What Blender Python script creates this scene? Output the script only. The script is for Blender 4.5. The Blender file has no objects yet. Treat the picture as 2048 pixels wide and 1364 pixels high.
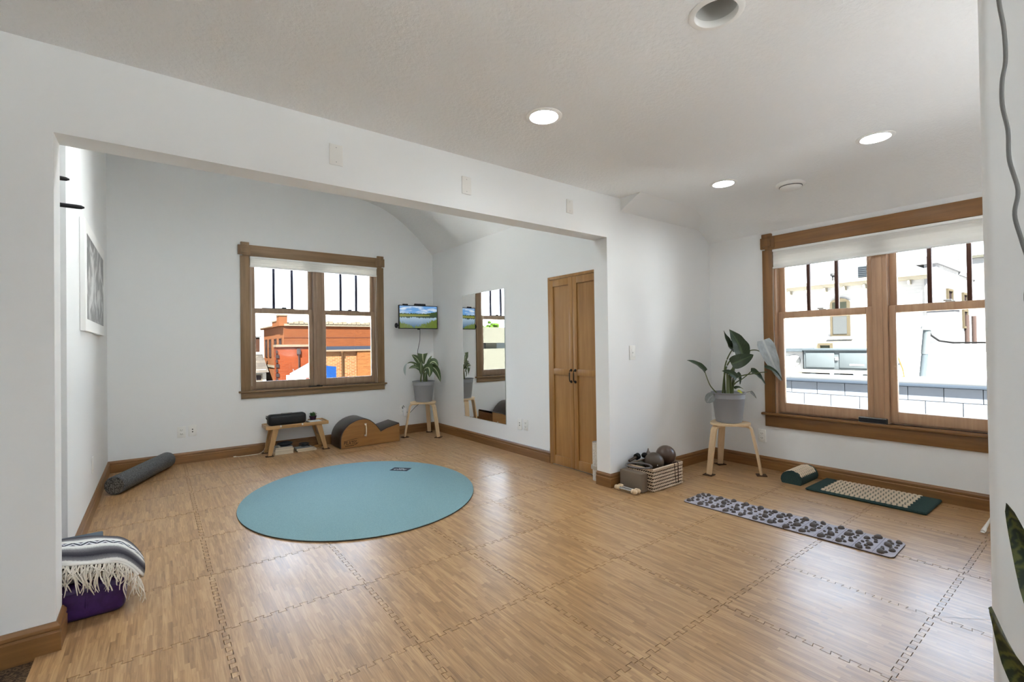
import bpy, bmesh, math, random
from mathutils import Vector, Matrix
random.seed(7)
sc = bpy.context.scene
COL = sc.collection
PI = math.pi
# ------------------------------------------------------------------ camera
cd = bpy.data.cameras.new('camera'); cam = bpy.data.objects.new('camera', cd); COL.objects.link(cam)
sc.camera = cam
cd.sensor_width = 36.0; cd.lens = 935.43 / 2048 * 36.0; cd.clip_start = 0.05; cd.clip_end = 400
yaw, pit, rol = 0.6489, 0.0094, -0.0147
fw = Vector((math.sin(yaw) * math.cos(pit), math.cos(yaw) * math.cos(pit), math.sin(pit)))
rt = Vector((math.cos(yaw), -math.sin(yaw), 0)); up = rt.cross(fw)
r2 = rt * math.cos(rol) + up * math.sin(rol); u2 = up * math.cos(rol) - rt * math.sin(rol)
mw = Matrix((r2, u2, -fw)).transposed().to_4x4(); mw.translation = (0, 0, 1.2023)
cam.matrix_world = mw
# ------------------------------------------------------------------ sky, sun, exposure
SKY = 1.7; SUN = 46.0; LAMP = 19.0; FILL_ALCOVE = 72.0; FILL_HALL = 24.0; LAMP_FLOOR = 36.0; FILL_BAY = 23.0  # alcove, hall, uplighter and bay powers drive unseen lamps added as fill
w = bpy.data.worlds.new('sky'); sc.world = w; w.use_nodes = True
nt = w.node_tree; nt.nodes.clear()
tc = nt.nodes.new('ShaderNodeTexCoord'); sx = nt.nodes.new('ShaderNodeSeparateXYZ'); rp = nt.nodes.new('ShaderNodeValToRGB')
bg = nt.nodes.new('ShaderNodeBackground'); wo = nt.nodes.new('ShaderNodeOutputWorld')
nt.links.new(tc.outputs['Generated'], sx.inputs[0]); nt.links.new(sx.outputs['Z'], rp.inputs[0])
rp.color_ramp.elements[0].position = 0.0; rp.color_ramp.elements[0].color = (0.92, 0.96, 1.0, 1)
rp.color_ramp.elements[1].position = 0.7; rp.color_ramp.elements[1].color = (0.42, 0.62, 0.95, 1)
nt.links.new(rp.outputs[0], bg.inputs[0]); bg.inputs[1].default_value = SKY; nt.links.new(bg.outputs[0], wo.inputs[0])
sl = bpy.data.lights.new('sun', 'SUN'); sl.energy = SUN; sl.angle = 0.01; sl.color = (1, 0.97, 0.93)
so = bpy.data.objects.new('sun', sl); COL.objects.link(so)
so.rotation_euler = Vector((0.38, 0.5, -0.78)).to_track_quat('-Z', 'Y').to_euler()
so.location = (-20, -20, 40)
sc.view_settings.view_transform = 'Standard'; sc.view_settings.look = 'None'
sc.view_settings.exposure = 2.32; sc.view_settings.gamma = 1.0; sc.view_settings.use_curve_mapping = False
sc.cycles.max_bounces = 10; sc.cycles.diffuse_bounces = 6; sc.cycles.transparent_max_bounces = 12
sc.cycles.sample_clamp_indirect = 6.0; sc.cycles.caustics_reflective = False

# ------------------------------------------------------------------ materials
class NT:
    def __init__(s, name):
        s.m = bpy.data.materials.new(name); s.m.use_nodes = True; s.t = s.m.node_tree
        s.b = s.t.nodes['Principled BSDF']; s.o = s.t.nodes['Material Output']
    def n(s, typ, **kw):
        d = s.t.nodes.new('ShaderNode' + typ)
        for k, v in kw.items():
            if k.startswith('i_'):
                key = k[2:]; key = int(key) if key.isdigit() else key
                if hasattr(v, 'is_output'): s.t.links.new(v, d.inputs[key])
                else: d.inputs[key].default_value = v
            else: setattr(d, k, v)
        return d
    def math(s, op, a, b=None, c=None):
        kw = {'i_0': a}
        if b is not None: kw['i_1'] = b
        if c is not None: kw['i_2'] = c
        return s.n('Math', operation=op, **kw).outputs[0]
    def ramp(s, f, stops, interp='LINEAR'):
        r = s.n('ValToRGB', i_0=f); e = r.color_ramp.elements; r.color_ramp.interpolation = interp
        while len(e) < len(stops): e.new(0.5)
        for k, (p, c) in enumerate(stops): e[k].position = p; e[k].color = (*c, 1)
        return r.outputs[0]
    def mix(s, f, a, b):
        d = s.n('Mix', data_type='RGBA')
        for i, v in ((0, f), (6, a), (7, b)):
            if hasattr(v, 'is_output'): s.t.links.new(v, d.inputs[i])
            else: d.inputs[i].default_value = (*v, 1) if isinstance(v, tuple) and len(v) == 3 else v
        return d.outputs[2]
    def col(s, v):
        if hasattr(v, 'is_output'): s.t.links.new(v, s.b.inputs['Base Color'])
        else: s.b.inputs['Base Color'].default_value = (*v, 1)
    def bump(s, h, strength=0.2, dist=0.002):
        d = s.n('Bump', i_Height=h, i_Strength=strength, i_Distance=dist); s.t.links.new(d.outputs[0], s.b.inputs['Normal'])
    def set(s, **kw):
        for k, v in kw.items(): s.b.inputs[k.replace('_', ' ')].default_value = v
    def obj(s): return s.n('TexCoord').outputs['Object']
    def sxyz(s, v):
        d = s.n('SeparateXYZ', i_0=v); return d.outputs

CACHE = {}
def cached(f):
    def g(*a):
        k = (f.__name__,) + a
        if k not in CACHE: CACHE[k] = f(*a)
        return CACHE[k]
    return g

OUTDOOR = [False]
@cached
def paint(name, c, rough=0.6, var=0.0, spec=0.3):
    x = NT(name); x.set(Roughness=rough, Specular_IOR_Level=0.0 if OUTDOOR[0] else spec)
    if var:
        nz = x.n('TexNoise', i_Vector=x.obj(), i_Scale=9.0, i_Detail=5.0).outputs[0]
        x.col(x.mix(nz, tuple(v * (1 - var) for v in c), tuple(min(1, v * (1 + var)) for v in c)))
    else: x.col(c)
    return x.m
@cached
def wallpaint():
    x = NT('wall_paint'); x.set(Roughness=0.75, Specular_IOR_Level=0.2); x.col((0.81, 0.82, 0.82))
    nz = x.n('TexNoise', i_Vector=x.obj(), i_Scale=110.0, i_Detail=3.0).outputs[0]; x.bump(nz, 0.08, 0.001); return x.m
@cached
def ceilpaint():
    x = NT('knockdown_ceiling'); x.set(Roughness=0.85, Specular_IOR_Level=0.15); x.col((0.86, 0.875, 0.88))
    nz = x.n('TexNoise', i_Vector=x.obj(), i_Scale=42.0, i_Detail=4.0, i_Roughness=0.6).outputs[0]
    f = x.ramp(nz, [(0.44, (0, 0, 0)), (0.56, (1, 1, 1))]); x.bump(f, 0.45, 0.0025); return x.m
@cached
def wood(name, dark, light, axis='z', rough=0.42, grain=1.0):
    x = NT(name + '_' + axis); sc_ = {'x': (1.3, 24, 24), 'y': (24, 1.3, 24), 'z': (24, 24, 1.3)}[axis]
    mp = x.n('Mapping', i_0=x.obj()); mp.inputs['Scale'].default_value = tuple(v * grain for v in sc_)
    a = x.n('TexNoise', i_Vector=mp.outputs[0], i_Scale=1.0, i_Detail=7.0, i_Roughness=0.62, i_Distortion=0.5).outputs[0]
    mp2 = x.n('Mapping', i_0=x.obj()); mp2.inputs['Scale'].default_value = tuple(1.6 if v < 2 else 7 for v in sc_)
    b = x.n('TexNoise', i_Vector=mp2.outputs[0], i_Scale=1.0, i_Detail=3.0).outputs[0]
    f = x.math('ADD', x.math('MULTIPLY', a, 0.65), x.math('MULTIPLY', b, 0.35))
    x.col(x.ramp(f, [(0.34, dark), (0.5, tuple((p + q) / 2 for p, q in zip(dark, light))), (0.64, light)]))
    x.set(Roughness=rough); x.bump(a, 0.08, 0.001); return x.m
TRIM = ((0.15, 0.068, 0.019), (0.275, 0.132, 0.041))
def trim(ax): return wood('oak_trim', *TRIM, ax, 0.4)
def trim1(ax): return wood('alder_trim', (0.155, 0.09, 0.036), (0.31, 0.19, 0.09), ax, 0.45)
def sashw(ax): return wood('fir_sash', (0.40, 0.235, 0.135), (0.54, 0.35, 0.215), ax, 0.4, 1.4)
def doorw(ax): return wood('alder_door', (0.27, 0.128, 0.034), (0.395, 0.208, 0.064), ax, 0.4)
def birch(ax): return wood('birch_plywood', (0.60, 0.42, 0.24), (0.75, 0.57, 0.36), ax, 0.4)
def bamboo(ax): return wood('bamboo', (0.36, 0.2, 0.075), (0.52, 0.32, 0.14), ax, 0.4)
@cached
def metal(name, c, rough=0.3):
    x = NT(name); x.col(c); x.set(Metallic=1.0, Roughness=rough); return x.m
@cached
def emit(name, c, s):
    x = NT(name); x.col((0, 0, 0)); x.b.inputs['Emission Color'].default_value = (*c, 1); x.b.inputs['Emission Strength'].default_value = s; return x.m
@cached
def glass():
    x = NT('window_glass'); t = x.n('BsdfTransparent'); g = x.n('BsdfGlossy', i_Roughness=0.0)
    t.inputs[0].default_value = (0.97, 0.985, 0.98, 1)
    fr = x.n('Fresnel', i_IOR=1.25); mx = x.n('MixShader', i_0=fr.outputs[0], i_1=t.outputs[0], i_2=g.outputs[0])
    x.t.links.new(mx.outputs[0], x.o.inputs[0]); return x.m
@cached
def blindfab():
    x = NT('blind_fabric'); d = x.n('BsdfDiffuse'); t = x.n('BsdfTranslucent')
    d.inputs[0].default_value = (0.88, 0.87, 0.84, 1); t.inputs[0].default_value = (0.75, 0.74, 0.7, 1)
    mx = x.n('MixShader', i_0=0.4, i_1=d.outputs[0], i_2=t.outputs[0]); x.t.links.new(mx.outputs[0], x.o.inputs[0]); return x.m
@cached
def tilemat():
    x = NT('wood_print_foam'); tcn = x.n('TexCoord'); oi = x.n('ObjectInfo')
    p = x.n('VectorMath', operation='ADD', i_0=tcn.outputs['Object'], i_1=(10.0, 10.0, 0.0)).outputs[0]
    X, Y, _ = x.sxyz(p); rnd = oi.outputs['Random']
    r = x.math('FLOOR', x.math('DIVIDE', x.math('ADD', X, x.math('MULTIPLY', rnd, 3.0)), 0.0175))
    wn = x.n('TexWhiteNoise', noise_dimensions='1D', i_W=r)
    yy = x.math('ADD', x.math('DIVIDE', Y, 0.21), x.math('MULTIPLY', wn.outputs[0], 9.0))
    c = x.math('FLOOR', yy); cv = x.n('CombineXYZ', i_0=r, i_1=c, i_2=rnd)
    w2 = x.n('TexWhiteNoise', noise_dimensions='3D', i_Vector=cv.outputs[0])
    mp = x.n('Mapping', i_0=p); mp.inputs['Scale'].default_value = (95, 5, 1)
    off = x.n('VectorMath', operation='ADD', i_0=mp.outputs[0], i_1=x.n('VectorMath', operation='SCALE', i_0=w2.outputs[1], i_3=40.0).outputs[0]).outputs[0]
    g = x.n('TexNoise', i_Vector=off, i_Scale=1.0, i_Detail=4.0, i_Distortion=1.2).outputs[0]
    f = x.math('ADD', x.math('MULTIPLY', w2.outputs[0], 0.25), x.math('MULTIPLY', g, 0.9))
    x.col(x.ramp(f, [(0.26, (0.215, 0.112, 0.043)), (0.56, (0.375, 0.213, 0.090)), (0.86, (0.54, 0.34, 0.163))]))
    big = x.n('TexNoise', i_Vector=tcn.outputs['Object'], i_Scale=3.0, i_Detail=3.0).outputs[0]
    rr = x.n('MapRange', i_0=big, i_3=0.26, i_4=0.42).outputs[0]; x.t.links.new(rr, x.b.inputs['Roughness'])
    x.set(Specular_IOR_Level=0.9)
    mp3 = x.n('Mapping', i_0=p); mp3.inputs['Scale'].default_value = (160, 160, 1)
    vx, vy, _ = x.sxyz(mp3.outputs[0])
    dots = x.math('MULTIPLY', x.math('SINE', x.math('MULTIPLY', vx, 6.28)), x.math('SINE', x.math('MULTIPLY', vy, 6.28)))
    x.bump(x.math('ADD', x.math('MULTIPLY', dots, 0.25), g), 0.12, 0.001); return x.m
@cached
def speckle(name, a, b, scale=400.0, rough=0.8, lo=0.4, hi=0.6):
    x = NT(name); nz = x.n('TexNoise', i_Vector=x.obj(), i_Scale=scale, i_Detail=2.0).outputs[0]
    x.col(x.ramp(nz, [(lo, a), (hi, b)])); x.set(Roughness=rough, Specular_IOR_Level=0.25); x.bump(nz, 0.2, 0.001); return x.m
@cached
def brick(name, a, b, mortar, sx_=0.21, sy_=0.075, plane='x'):
    x = NT(name); o = x.obj(); X, Y, Z = x.sxyz(o)
    v = x.n('CombineXYZ', i_0=(X if plane == 'y' else Y), i_1=Z).outputs[0]
    bt = x.n('TexBrick', i_Vector=v); bt.inputs['Color1'].default_value = (*a, 1); bt.inputs['Color2'].default_value = (*b, 1)
    bt.inputs['Mortar'].default_value = (*mortar, 1); bt.inputs['Scale'].default_value = 1.0
    bt.inputs['Brick Width'].default_value = sx_; bt.inputs['Row Height'].default_value = sy_; bt.inputs['Mortar Size'].default_value = 0.008
    x.col(bt.outputs[0]); x.set(Roughness=0.9, Specular_IOR_Level=0.0); return x.m
@cached
def leafmat(name, c, rib, back=None, rough=0.35):
    x = NT(name); uv = x.n('UVMap', uv_map='uv').outputs[0]; U, V, _ = x.sxyz(uv)
    d = x.math('ABSOLUTE', x.math('SUBTRACT', U, 0.5))
    side = x.math('SINE', x.math('MULTIPLY', x.math('ADD', x.math('MULTIPLY', V, 9.0), x.math('MULTIPLY', d, -5.0)), 6.28))
    nz = x.n('TexNoise', i_Vector=uv, i_Scale=6.0, i_Detail=3.0).outputs[0]
    base = x.mix(nz, tuple(k * 0.7 for k in c), tuple(k * 1.35 for k in c))
    base = x.mix(x.math('MULTIPLY', x.math('GREATER_THAN', side, 0.9), 0.3), base, rib)
    base = x.mix(x.math('LESS_THAN', d, 0.06), base, rib)
    if back:
        g = x.n('NewGeometry').outputs['Backfacing']; base = x.mix(g, base, back)
    x.col(base); x.set(Roughness=rough, Specular_IOR_Level=0.3); return x.m

# ------------------------------------------------------------------ mesh building
ROOT = {}
class B:
    def __init__(s): s.bm = bmesh.new(); s.uvl = None
    def box(s, x0, x1, y0, y1, z0, z1, bev=0, seg=2, rot=None):
        vs = [s.bm.verts.new((x, y, z)) for z in (z0, z1) for y in (y0, y1) for x in (x0, x1)]
        fs = [s.bm.faces.new([vs[i] for i in q]) for q in ((0, 2, 3, 1), (4, 5, 7, 6), (0, 1, 5, 4), (2, 6, 7, 3), (0, 4, 6, 2), (1, 3, 7, 5))]
        if rot is not None:
            c = Vector(((x0 + x1) / 2, (y0 + y1) / 2, (z0 + z1) / 2))
            for v in vs: v.co = rot @ (v.co - c) + c
        if bev:
            es = list({e for f in fs for e in f.edges})
            bmesh.ops.bevel(s.bm, geom=es, offset=bev, segments=seg, affect='EDGES', profile=0.5)
        return s
    def ring(s, c, t, r, n, ref=None, sx=1, sy=1):
        t = t.normalized(); a = ref or (Vector((0, 0, 1)) if abs(t.z) < 0.9 else Vector((1, 0, 0)))
        u = t.cross(a).normalized(); v = u.cross(t).normalized()
        return [s.bm.verts.new(c + u * (r * sx * math.cos(2 * PI * k / n)) + v * (r * sy * math.sin(2 * PI * k / n))) for k in range(n)]
    def bridge(s, A, Bv):
        n = len(A)
        for k in range(n): s.bm.faces.new((A[k], A[(k + 1) % n], Bv[(k + 1) % n], Bv[k]))
    def tube(s, pts, r, n=8, closed=False, sx=1, sy=1, ref=None):
        pts = [Vector(p) for p in pts]; m = len(pts); R = r if isinstance(r, (list, tuple)) else [r] * m; rs = []
        for i, p in enumerate(pts):
            if closed: t = pts[(i + 1) % m] - pts[i - 1]
            else: t = pts[min(i + 1, m - 1)] - pts[max(i - 1, 0)]
            rs.append(s.ring(p, t, R[i], n, ref, sx, sy))
        for i in range(m - 1): s.bridge(rs[i], rs[i + 1])
        if closed: s.bridge(rs[-1], rs[0])
        else: s.bm.faces.new(list(reversed(rs[0]))); s.bm.faces.new(rs[-1])
        return s
    def lathe(s, prof, n=32, c=(0, 0, 0), axis='z', cap=True):
        c = Vector(c); rs = []
        for r, z in prof:
            L = []
            for k in range(n):
                a = 2 * PI * k / n
                d = {'z': (r * math.cos(a), r * math.sin(a), z), 'x': (z, r * math.cos(a), r * math.sin(a)), 'y': (r * math.sin(a), z, r * math.cos(a))}[axis]
                L.append(s.bm.verts.new(c + Vector(d)))
            rs.append(L)
        for i in range(len(rs) - 1): s.bridge(rs[i], rs[i + 1])
        if cap: s.bm.faces.new(list(reversed(rs[0]))); s.bm.faces.new(rs[-1])
        return s
    def prism(s, poly, axis, a, b):
        def P(u, v, t): return {'x': (t, u, v), 'y': (u, t, v), 'z': (u, v, t)}[axis]
        A = [s.bm.verts.new(P(u, v, a)) for u, v in poly]; C = [s.bm.verts.new(P(u, v, b)) for u, v in poly]
        s.bm.faces.new(A); s.bm.faces.new(list(reversed(C)))
        n = len(A)
        for k in range(n): s.bm.faces.new((A[k], C[k], C[(k + 1) % n], A[(k + 1) % n]))
        return s
    def sph(s, c, r, n=20, m=12, sc_=(1, 1, 1), noise=0):
        g = bmesh.ops.create_uvsphere(s.bm, u_segments=n, v_segments=m, radius=1)
        for v in g['verts']:
            k = 1 + (random.uniform(-noise, noise) if noise else 0)
            v.co = Vector((v.co.x * r * sc_[0] * k, v.co.y * r * sc_[1] * k, v.co.z * r * sc_[2] * k)) + Vector(c)
        return s
    def leaf(s, p0, p1, p2, wid, nrm, seg=10, fold=0.18, shape='lance', wave=0.0):
        uvl = s.bm.loops.layers.uv.get('uv') or s.bm.loops.layers.uv.new('uv')
        p0, p1, p2, nrm = Vector(p0), Vector(p1), Vector(p2), Vector(nrm); rows = []
        for i in range(seg + 1):
            t = i / seg; p = p0 * (1 - t) ** 2 + p1 * 2 * t * (1 - t) + p2 * t * t
            tg = (p1 - p0) * (1 - t) * 2 + (p2 - p1) * 2 * t
            cr = tg.cross(nrm).normalized(); nn = cr.cross(tg).normalized()
            if shape == 'lance': wv = math.sin(PI * min(1, t * 0.94 + 0.06)) ** 0.75
            elif shape == 'heart': wv = (math.sin(PI * (t * 0.9 + 0.1) ** 0.62)) ** 0.7
            elif shape == 'round': wv = math.sqrt(max(0.0, 1 - (2 * t - 1) ** 2))
            elif shape == 'wedge': wv = 0.12 + 0.88 * t
            else: wv = (1 - t ** 3) * (0.75 + 0.25 * math.sin(PI * t))
            wv = max(wv, 0.02)
            row = []
            for j in range(7):
                q = (j - 3) / 3
                h = fold * abs(q) * wid * 0.5 * wv + wave * wid * math.sin(t * 17 + q * 2.1) * abs(q)
                row.append((s.bm.verts.new(p + cr * (q * wid * 0.5 * wv) + nn * h), j / 6, t))
            rows.append(row)
        for i in range(seg):
            for j in range(6):
                q = (rows[i][j], rows[i][j + 1], rows[i + 1][j + 1], rows[i + 1][j])
                f = s.bm.faces.new([a[0] for a in q])
                for lp, a in zip(f.loops, q): lp[uvl].uv = (a[1], a[2])
        return s
    def obj(s, name, mat, parent=None, smooth=40, thick=0, fixn=True):
        if fixn: bmesh.ops.recalc_face_normals(s.bm, faces=s.bm.faces)
        me = bpy.data.meshes.new(name)
        if parent is None:
            cs = [v.co for v in s.bm.verts]
            loc = Vector((sum(c.x for c in cs) / len(cs), sum(c.y for c in cs) / len(cs), min(c.z for c in cs)))
            T = Matrix.Translation(loc)
        else: T = ROOT[parent.name]; loc = None
        s.bm.transform(T.inverted()); s.bm.to_mesh(me); s.bm.free()
        me.materials.append(mat)
        if smooth:
            for p in me.polygons: p.use_smooth = True
            me.set_sharp_from_angle(angle=math.radians(smooth))
        o = bpy.data.objects.new(name, me); COL.objects.link(o)
        if parent is None: o.location = loc
        else: o.parent = parent
        ROOT[o.name] = T
        if thick:
            md = o.modifiers.new('thickness', 'SOLIDIFY'); md.thickness = thick; md.offset = 0
        return o
def tag(o, label, cat, group=None):
    o['label'] = label; o['category'] = cat
    if group: o['group'] = group
    return o
def thing(name, label, cat, loc, rz=0.0, group=None):
    o = bpy.data.objects.new(name, None); COL.objects.link(o); o.location = loc; o.rotation_euler = (0, 0, rz); o.empty_display_size = 0.1
    ROOT[o.name] = Matrix.Translation(loc) @ Matrix.Rotation(rz, 4, 'Z'); return tag(o, label, cat, group)
def structure(name, loc=(0, 0, 0)):
    o = bpy.data.objects.new(name, None); COL.objects.link(o); o.location = loc; ROOT[o.name] = Matrix.Translation(loc); o['kind'] = 'structure'; return o
def st(o): o['kind'] = 'structure'; return o
def share(src, loc, parent, rz=0.0, name=None, scale=None):
    o = src.copy(); COL.objects.link(o); o.parent = parent; o.location = loc; o.rotation_euler = (0, 0, rz)
    if scale: o.scale = scale
    return o
def copy_tree(o, parent=None):
    c = o.copy(); COL.objects.link(c); c.parent = parent
    for ch in [k for k in bpy.data.objects if k.parent == o]: copy_tree(ch, c)
    return c
def text_bm(txt, size, depth=0.0008):
    cu = bpy.data.curves.new('lettering', 'FONT'); cu.body = txt; cu.size = size; cu.extrude = depth; cu.align_x = 'CENTER'; cu.align_y = 'CENTER'; cu.resolution_u = 3
    o = bpy.data.objects.new('lettering', cu); COL.objects.link(o)
    dg = bpy.context.evaluated_depsgraph_get(); me = bpy.data.meshes.new_from_object(o.evaluated_get(dg))
    b = B(); b.bm.from_mesh(me); bpy.data.objects.remove(o); bpy.data.meshes.remove(me); return b

# ================================================================== ROOM SHELL
YH, YHB, YB, XD, XW, XL = 2.6404, 2.79, 6.0955, 3.1917, 4.6084, -0.395
H = 2.4596; HA = 3.225; ZO = 2.1013; JL, JR = -0.333, 3.0184
WP = wallpaint()
def wall_open(name, axis, lo, hi, t0, t1, z0, z1, op=None):
    b = B()
    def bx(a0, a1, c0, c1):
        if axis == 'x': b.box(a0, a1, t0, t1, c0, c1)
        else: b.box(t0, t1, a0, a1, c0, c1)
    if op:
        a0, a1, c0, c1 = op
        bx(lo, a0, z0, z1); bx(a1, hi, z0, z1); bx(a0, a1, z0, c0); bx(a0, a1, c1, z1)
    else: bx(lo, hi, z0, z1)
    return st(b.obj(name, WP, None, 0))
W1 = (0.846, 2.352, 0.728, 2.272)      # window openings: along, along, sill, head
W2 = (0.405, 2.003, 0.535, 2.065)
wall_open('wall_back', 'x', -1.1, 3.42, YB, YB + 0.17, -0.012, 3.45, W1)
wall_open('wall_closet', 'y', YHB, YB, XD, XD + 0.16, -0.012, 3.45)
wall_open('wall_right', 'y', -0.75, YH, XW, XW + 0.17, -0.012, 2.75, W2)
wall_open('wall_left', 'y', 3.51, YB, -1.0, XL, -0.012, 3.45)
wall_open('wall_niche', 'y', YHB, 3.51, -1.12, -1.0, -0.012, 3.45)
b = B(); b.box(-1.9, JL, YH, YHB, -0.012, 3.45); b.box(JR, XW + 0.17, YH, YHB, -0.012, 3.45); b.box(JL, JR, YH, YHB, ZO, 3.45)
st(b.obj('wall_header', WP, None, 0))
b = B(); b.box(1.5, 1.63, -2.85, 0.199, -0.012, 2.7)
es = [e for e in b.bm.edges if abs(e.verts[0].co.z - e.verts[1].co.z) > 1 and e.verts[0].co.y > 0]
bmesh.ops.bevel(b.bm, geom=es, offset=0.02, segments=5, affect='EDGES', profile=0.5)
st(b.obj('wall_near', WP, None, 30))
wall_open('wall_side', 'y', -2.7, YH, -1.9, -1.75, -0.012, 2.7)
wall_open('wall_rear', 'x', -1.9, 1.5, -2.85, -2.7, -0.012, 2.7, (-0.6, 0.4, 0.9, 1.9))
wall_open('wall_bay', 'x', 1.63, XW + 0.17, -0.9, -0.75, -0.012, 2.7)
def plain_window(name, x0, x1, y0, y1, z0, z1):       # unseen window added behind the viewpoint to let in more daylight
    R = structure(name, ((x0 + x1) / 2, (y0 + y1) / 2, z0)); b = B(); ax = 'x' if x1 - x0 > y1 - y0 else 'y'; f = 0.06
    for a in (0, 1):
        z = z0 if a == 0 else z1 - f; b.box(x0, x1, y0, y1, z, z + f)
        if ax == 'x': xx = x0 if a == 0 else x1 - f; b.box(xx, xx + f, y0, y1, z0, z1)
        else: yy = y0 if a == 0 else y1 - f; b.box(x0, x1, yy, yy + f, z0, z1)
    b.obj('frame', trim('z'), R)
    if ax == 'x': B().box(x0, x1, (y0 + y1) / 2 - 0.003, (y0 + y1) / 2 + 0.003, z0, z1).obj('pane', glass(), R, 0)
    else: B().box((x0 + x1) / 2 - 0.003, (x0 + x1) / 2 + 0.003, y0, y1, z0, z1).obj('pane', glass(), R, 0)
plain_window('window_3', -0.6, 0.4, -2.82, -2.76, 0.9, 1.9)
# flat ceiling with round lamp holes (curve fill, then a mesh), cove towards the window wall
LX = [(1.703, 1.925, True), (3.58, 1.92, True), (3.56, 0.93, True), (1.705, 0.93, False), (-0.6, 0.4, True), (-0.6, -1.0, True), (0.7, -1.4, True)]
cu = bpy.data.curves.new('c', 'CURVE'); cu.dimensions = '2D'; cu.fill_mode = 'BOTH'
def spl(pts):
    s_ = cu.splines.new('POLY'); s_.points.add(len(pts) - 1); s_.use_cyclic_u = True
    for p, q in zip(s_.points, pts): p.co = (*q, 0, 1)
XC = 3.93
spl([(-1.9, -2.85), (XC, -2.85), (XC, YH), (-1.9, YH)])
for x, y, _ in LX: spl([(x + 0.079 * math.cos(2 * PI * k / 40), y + 0.079 * math.sin(2 * PI * k / 40)) for k in range(40)])
co = bpy.data.objects.new('c', cu); COL.objects.link(co)
me = bpy.data.meshes.new_from_object(co.evaluated_get(bpy.context.evaluated_depsgraph_get())); bpy.data.objects.remove(co)
b = B(); b.bm.from_mesh(me)
for v in b.bm.verts: v.co.z = H
CP = ceilpaint()
ceil = st(b.obj('ceiling', CP, None, 0))
prof = [(XC, H), (4.06, H - 0.008), (4.19, H - 0.03), (4.31, H - 0.065), (4.42, H - 0.11), (4.51, H - 0.158), (4.57, H - 0.198), (XW + 0.01, H - 0.232)]
poly = prof + [(XW + 0.01, H + 0.15), (XC, H + 0.15)]
b = B(); b.prism(poly, 'y', -0.9, YH); st(b.obj('ceiling_cove', CP, None, 30))
b = B(); b.prism([(YH, H), (2.43, H), (YH, 2.347)], 'x', 3.2, XW); st(b.obj('ceiling_soffit', WP, None, 0))
b = B(); b.box(-1.9, XW + 0.17, -2.85, YH, 2.75, 2.85); st(b.obj('roof_slab', paint('roof_felt', (0.2, 0.2, 0.2)), None, 0))
# alcove ceiling: flat, rolling over into the roof slope
pr = [(-1.1, HA), (1.35, HA), (1.7, HA - 0.012), (2.0, HA - 0.04), (2.25, HA - 0.085), (2.45, HA - 0.14), (2.62, HA - 0.22), (2.78, HA - 0.325), (2.95, HA - 0.46), (3.2, 2.525)]
b = B(); b.prism(pr + [(3.3, 2.525), (3.3, 3.6), (-1.1, 3.6)], 'y', YHB - 0.02, YB + 0.02); st(b.obj('ceiling_alcove', CP, None, 40))
# baseboards
BBP = [(0, -0.0119), (0.017, -0.0119), (0.017, 0.074), (0.013, 0.078), (0.012, 0.083), (0.0155, 0.088), (0.0145, 0.1), (0.008, 0.108), (0.005, 0.1145), (0, 0.1145)]
def baseboard(name, p, q, nrm, m0=0, m1=0):   # p,q xy ends on the wall face, nrm points into the room
    p, q, nrm = Vector((*p, 0)), Vector((*q, 0)), Vector((*nrm, 0)); b = B(); d = (q - p).normalized(); rows = []
    for e, sg in ((p, -m0), (q, m1)):
        rows.append([b.bm.verts.new(e + nrm * u + d * (u * sg) + Vector((0, 0, v))) for u, v in BBP])
    n = len(BBP); b.bridge(rows[0], rows[1]); b.bm.faces.new(rows[0]); b.bm.faces.new(list(reversed(rows[1])))
    return st(b.obj(name, trim('x' if abs(d.x) > abs(d.y) else 'y'), None, 25))
baseboard('baseboard_back', (XL, YB), (XD, YB), (0, -1))
baseboard('baseboard_closet', (XD, 3.578), (XD, YB - 0.017), (-1, 0))
baseboard('baseboard_left', (XL, 3.51), (XL, YB - 0.017), (1, 0))
baseboard('baseboard_header_right', (JR, YH), (XW, YH), (0, -1), 1, 0)
baseboard('baseboard_jamb_right', (JR, YH), (JR, YHB), (-1, 0), 1, 0)
baseboard('baseboard_right', (XW, -0.75), (XW, YH - 0.017), (-1, 0))
baseboard('baseboard_header_left', (-1.75, YH), (JL, YH), (0, -1), 0, 1)
baseboard('baseboard_jamb_left', (JL, YH), (JL, YHB), (1, 0), 1, 0)
# floor: woven brown carpet under interlocking foam tiles
b = B(); b.box(-1.9, XW + 0.17, -2.85, YB + 0.17, -0.2, -0.012)
floor = st(b.obj('floor', speckle('brown_carpet', (0.05, 0.03, 0.018), (0.16, 0.1, 0.055), 130.0, 0.95), None, 0))
TX0, TY0, TS = 0.835, 1.757, 0.613
def edge_profile(flip):
    n, a, g, sl_ = 9, 0.011, 0.0013, 0.0024; out = [(0.0, 0.0), (0.028, 0.0)]; sg = -1 if flip else 1
    lo, hi = 0.028, TS - 0.028; per = (hi - lo) / n
    for k in range(n):
        s0 = lo + k * per; m = s0 + per / 2; s1 = s0 + per; A = a * sg
        # first half of each tooth protrudes, second half is recessed (the other way round on the mating edge)
        out += [(s0 - sl_ + sg * g, A), (m + sl_ - sg * g, A), (m - sl_ - sg * g, -A), (s1 + sl_ + sg * g, -A)]
    out += [(TS - 0.026, 0.0), (TS, 0.0)]
    return [(t, o - 0.0013) for t, o in out]
E0, E1 = edge_profile(False), edge_profile(True)
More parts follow.
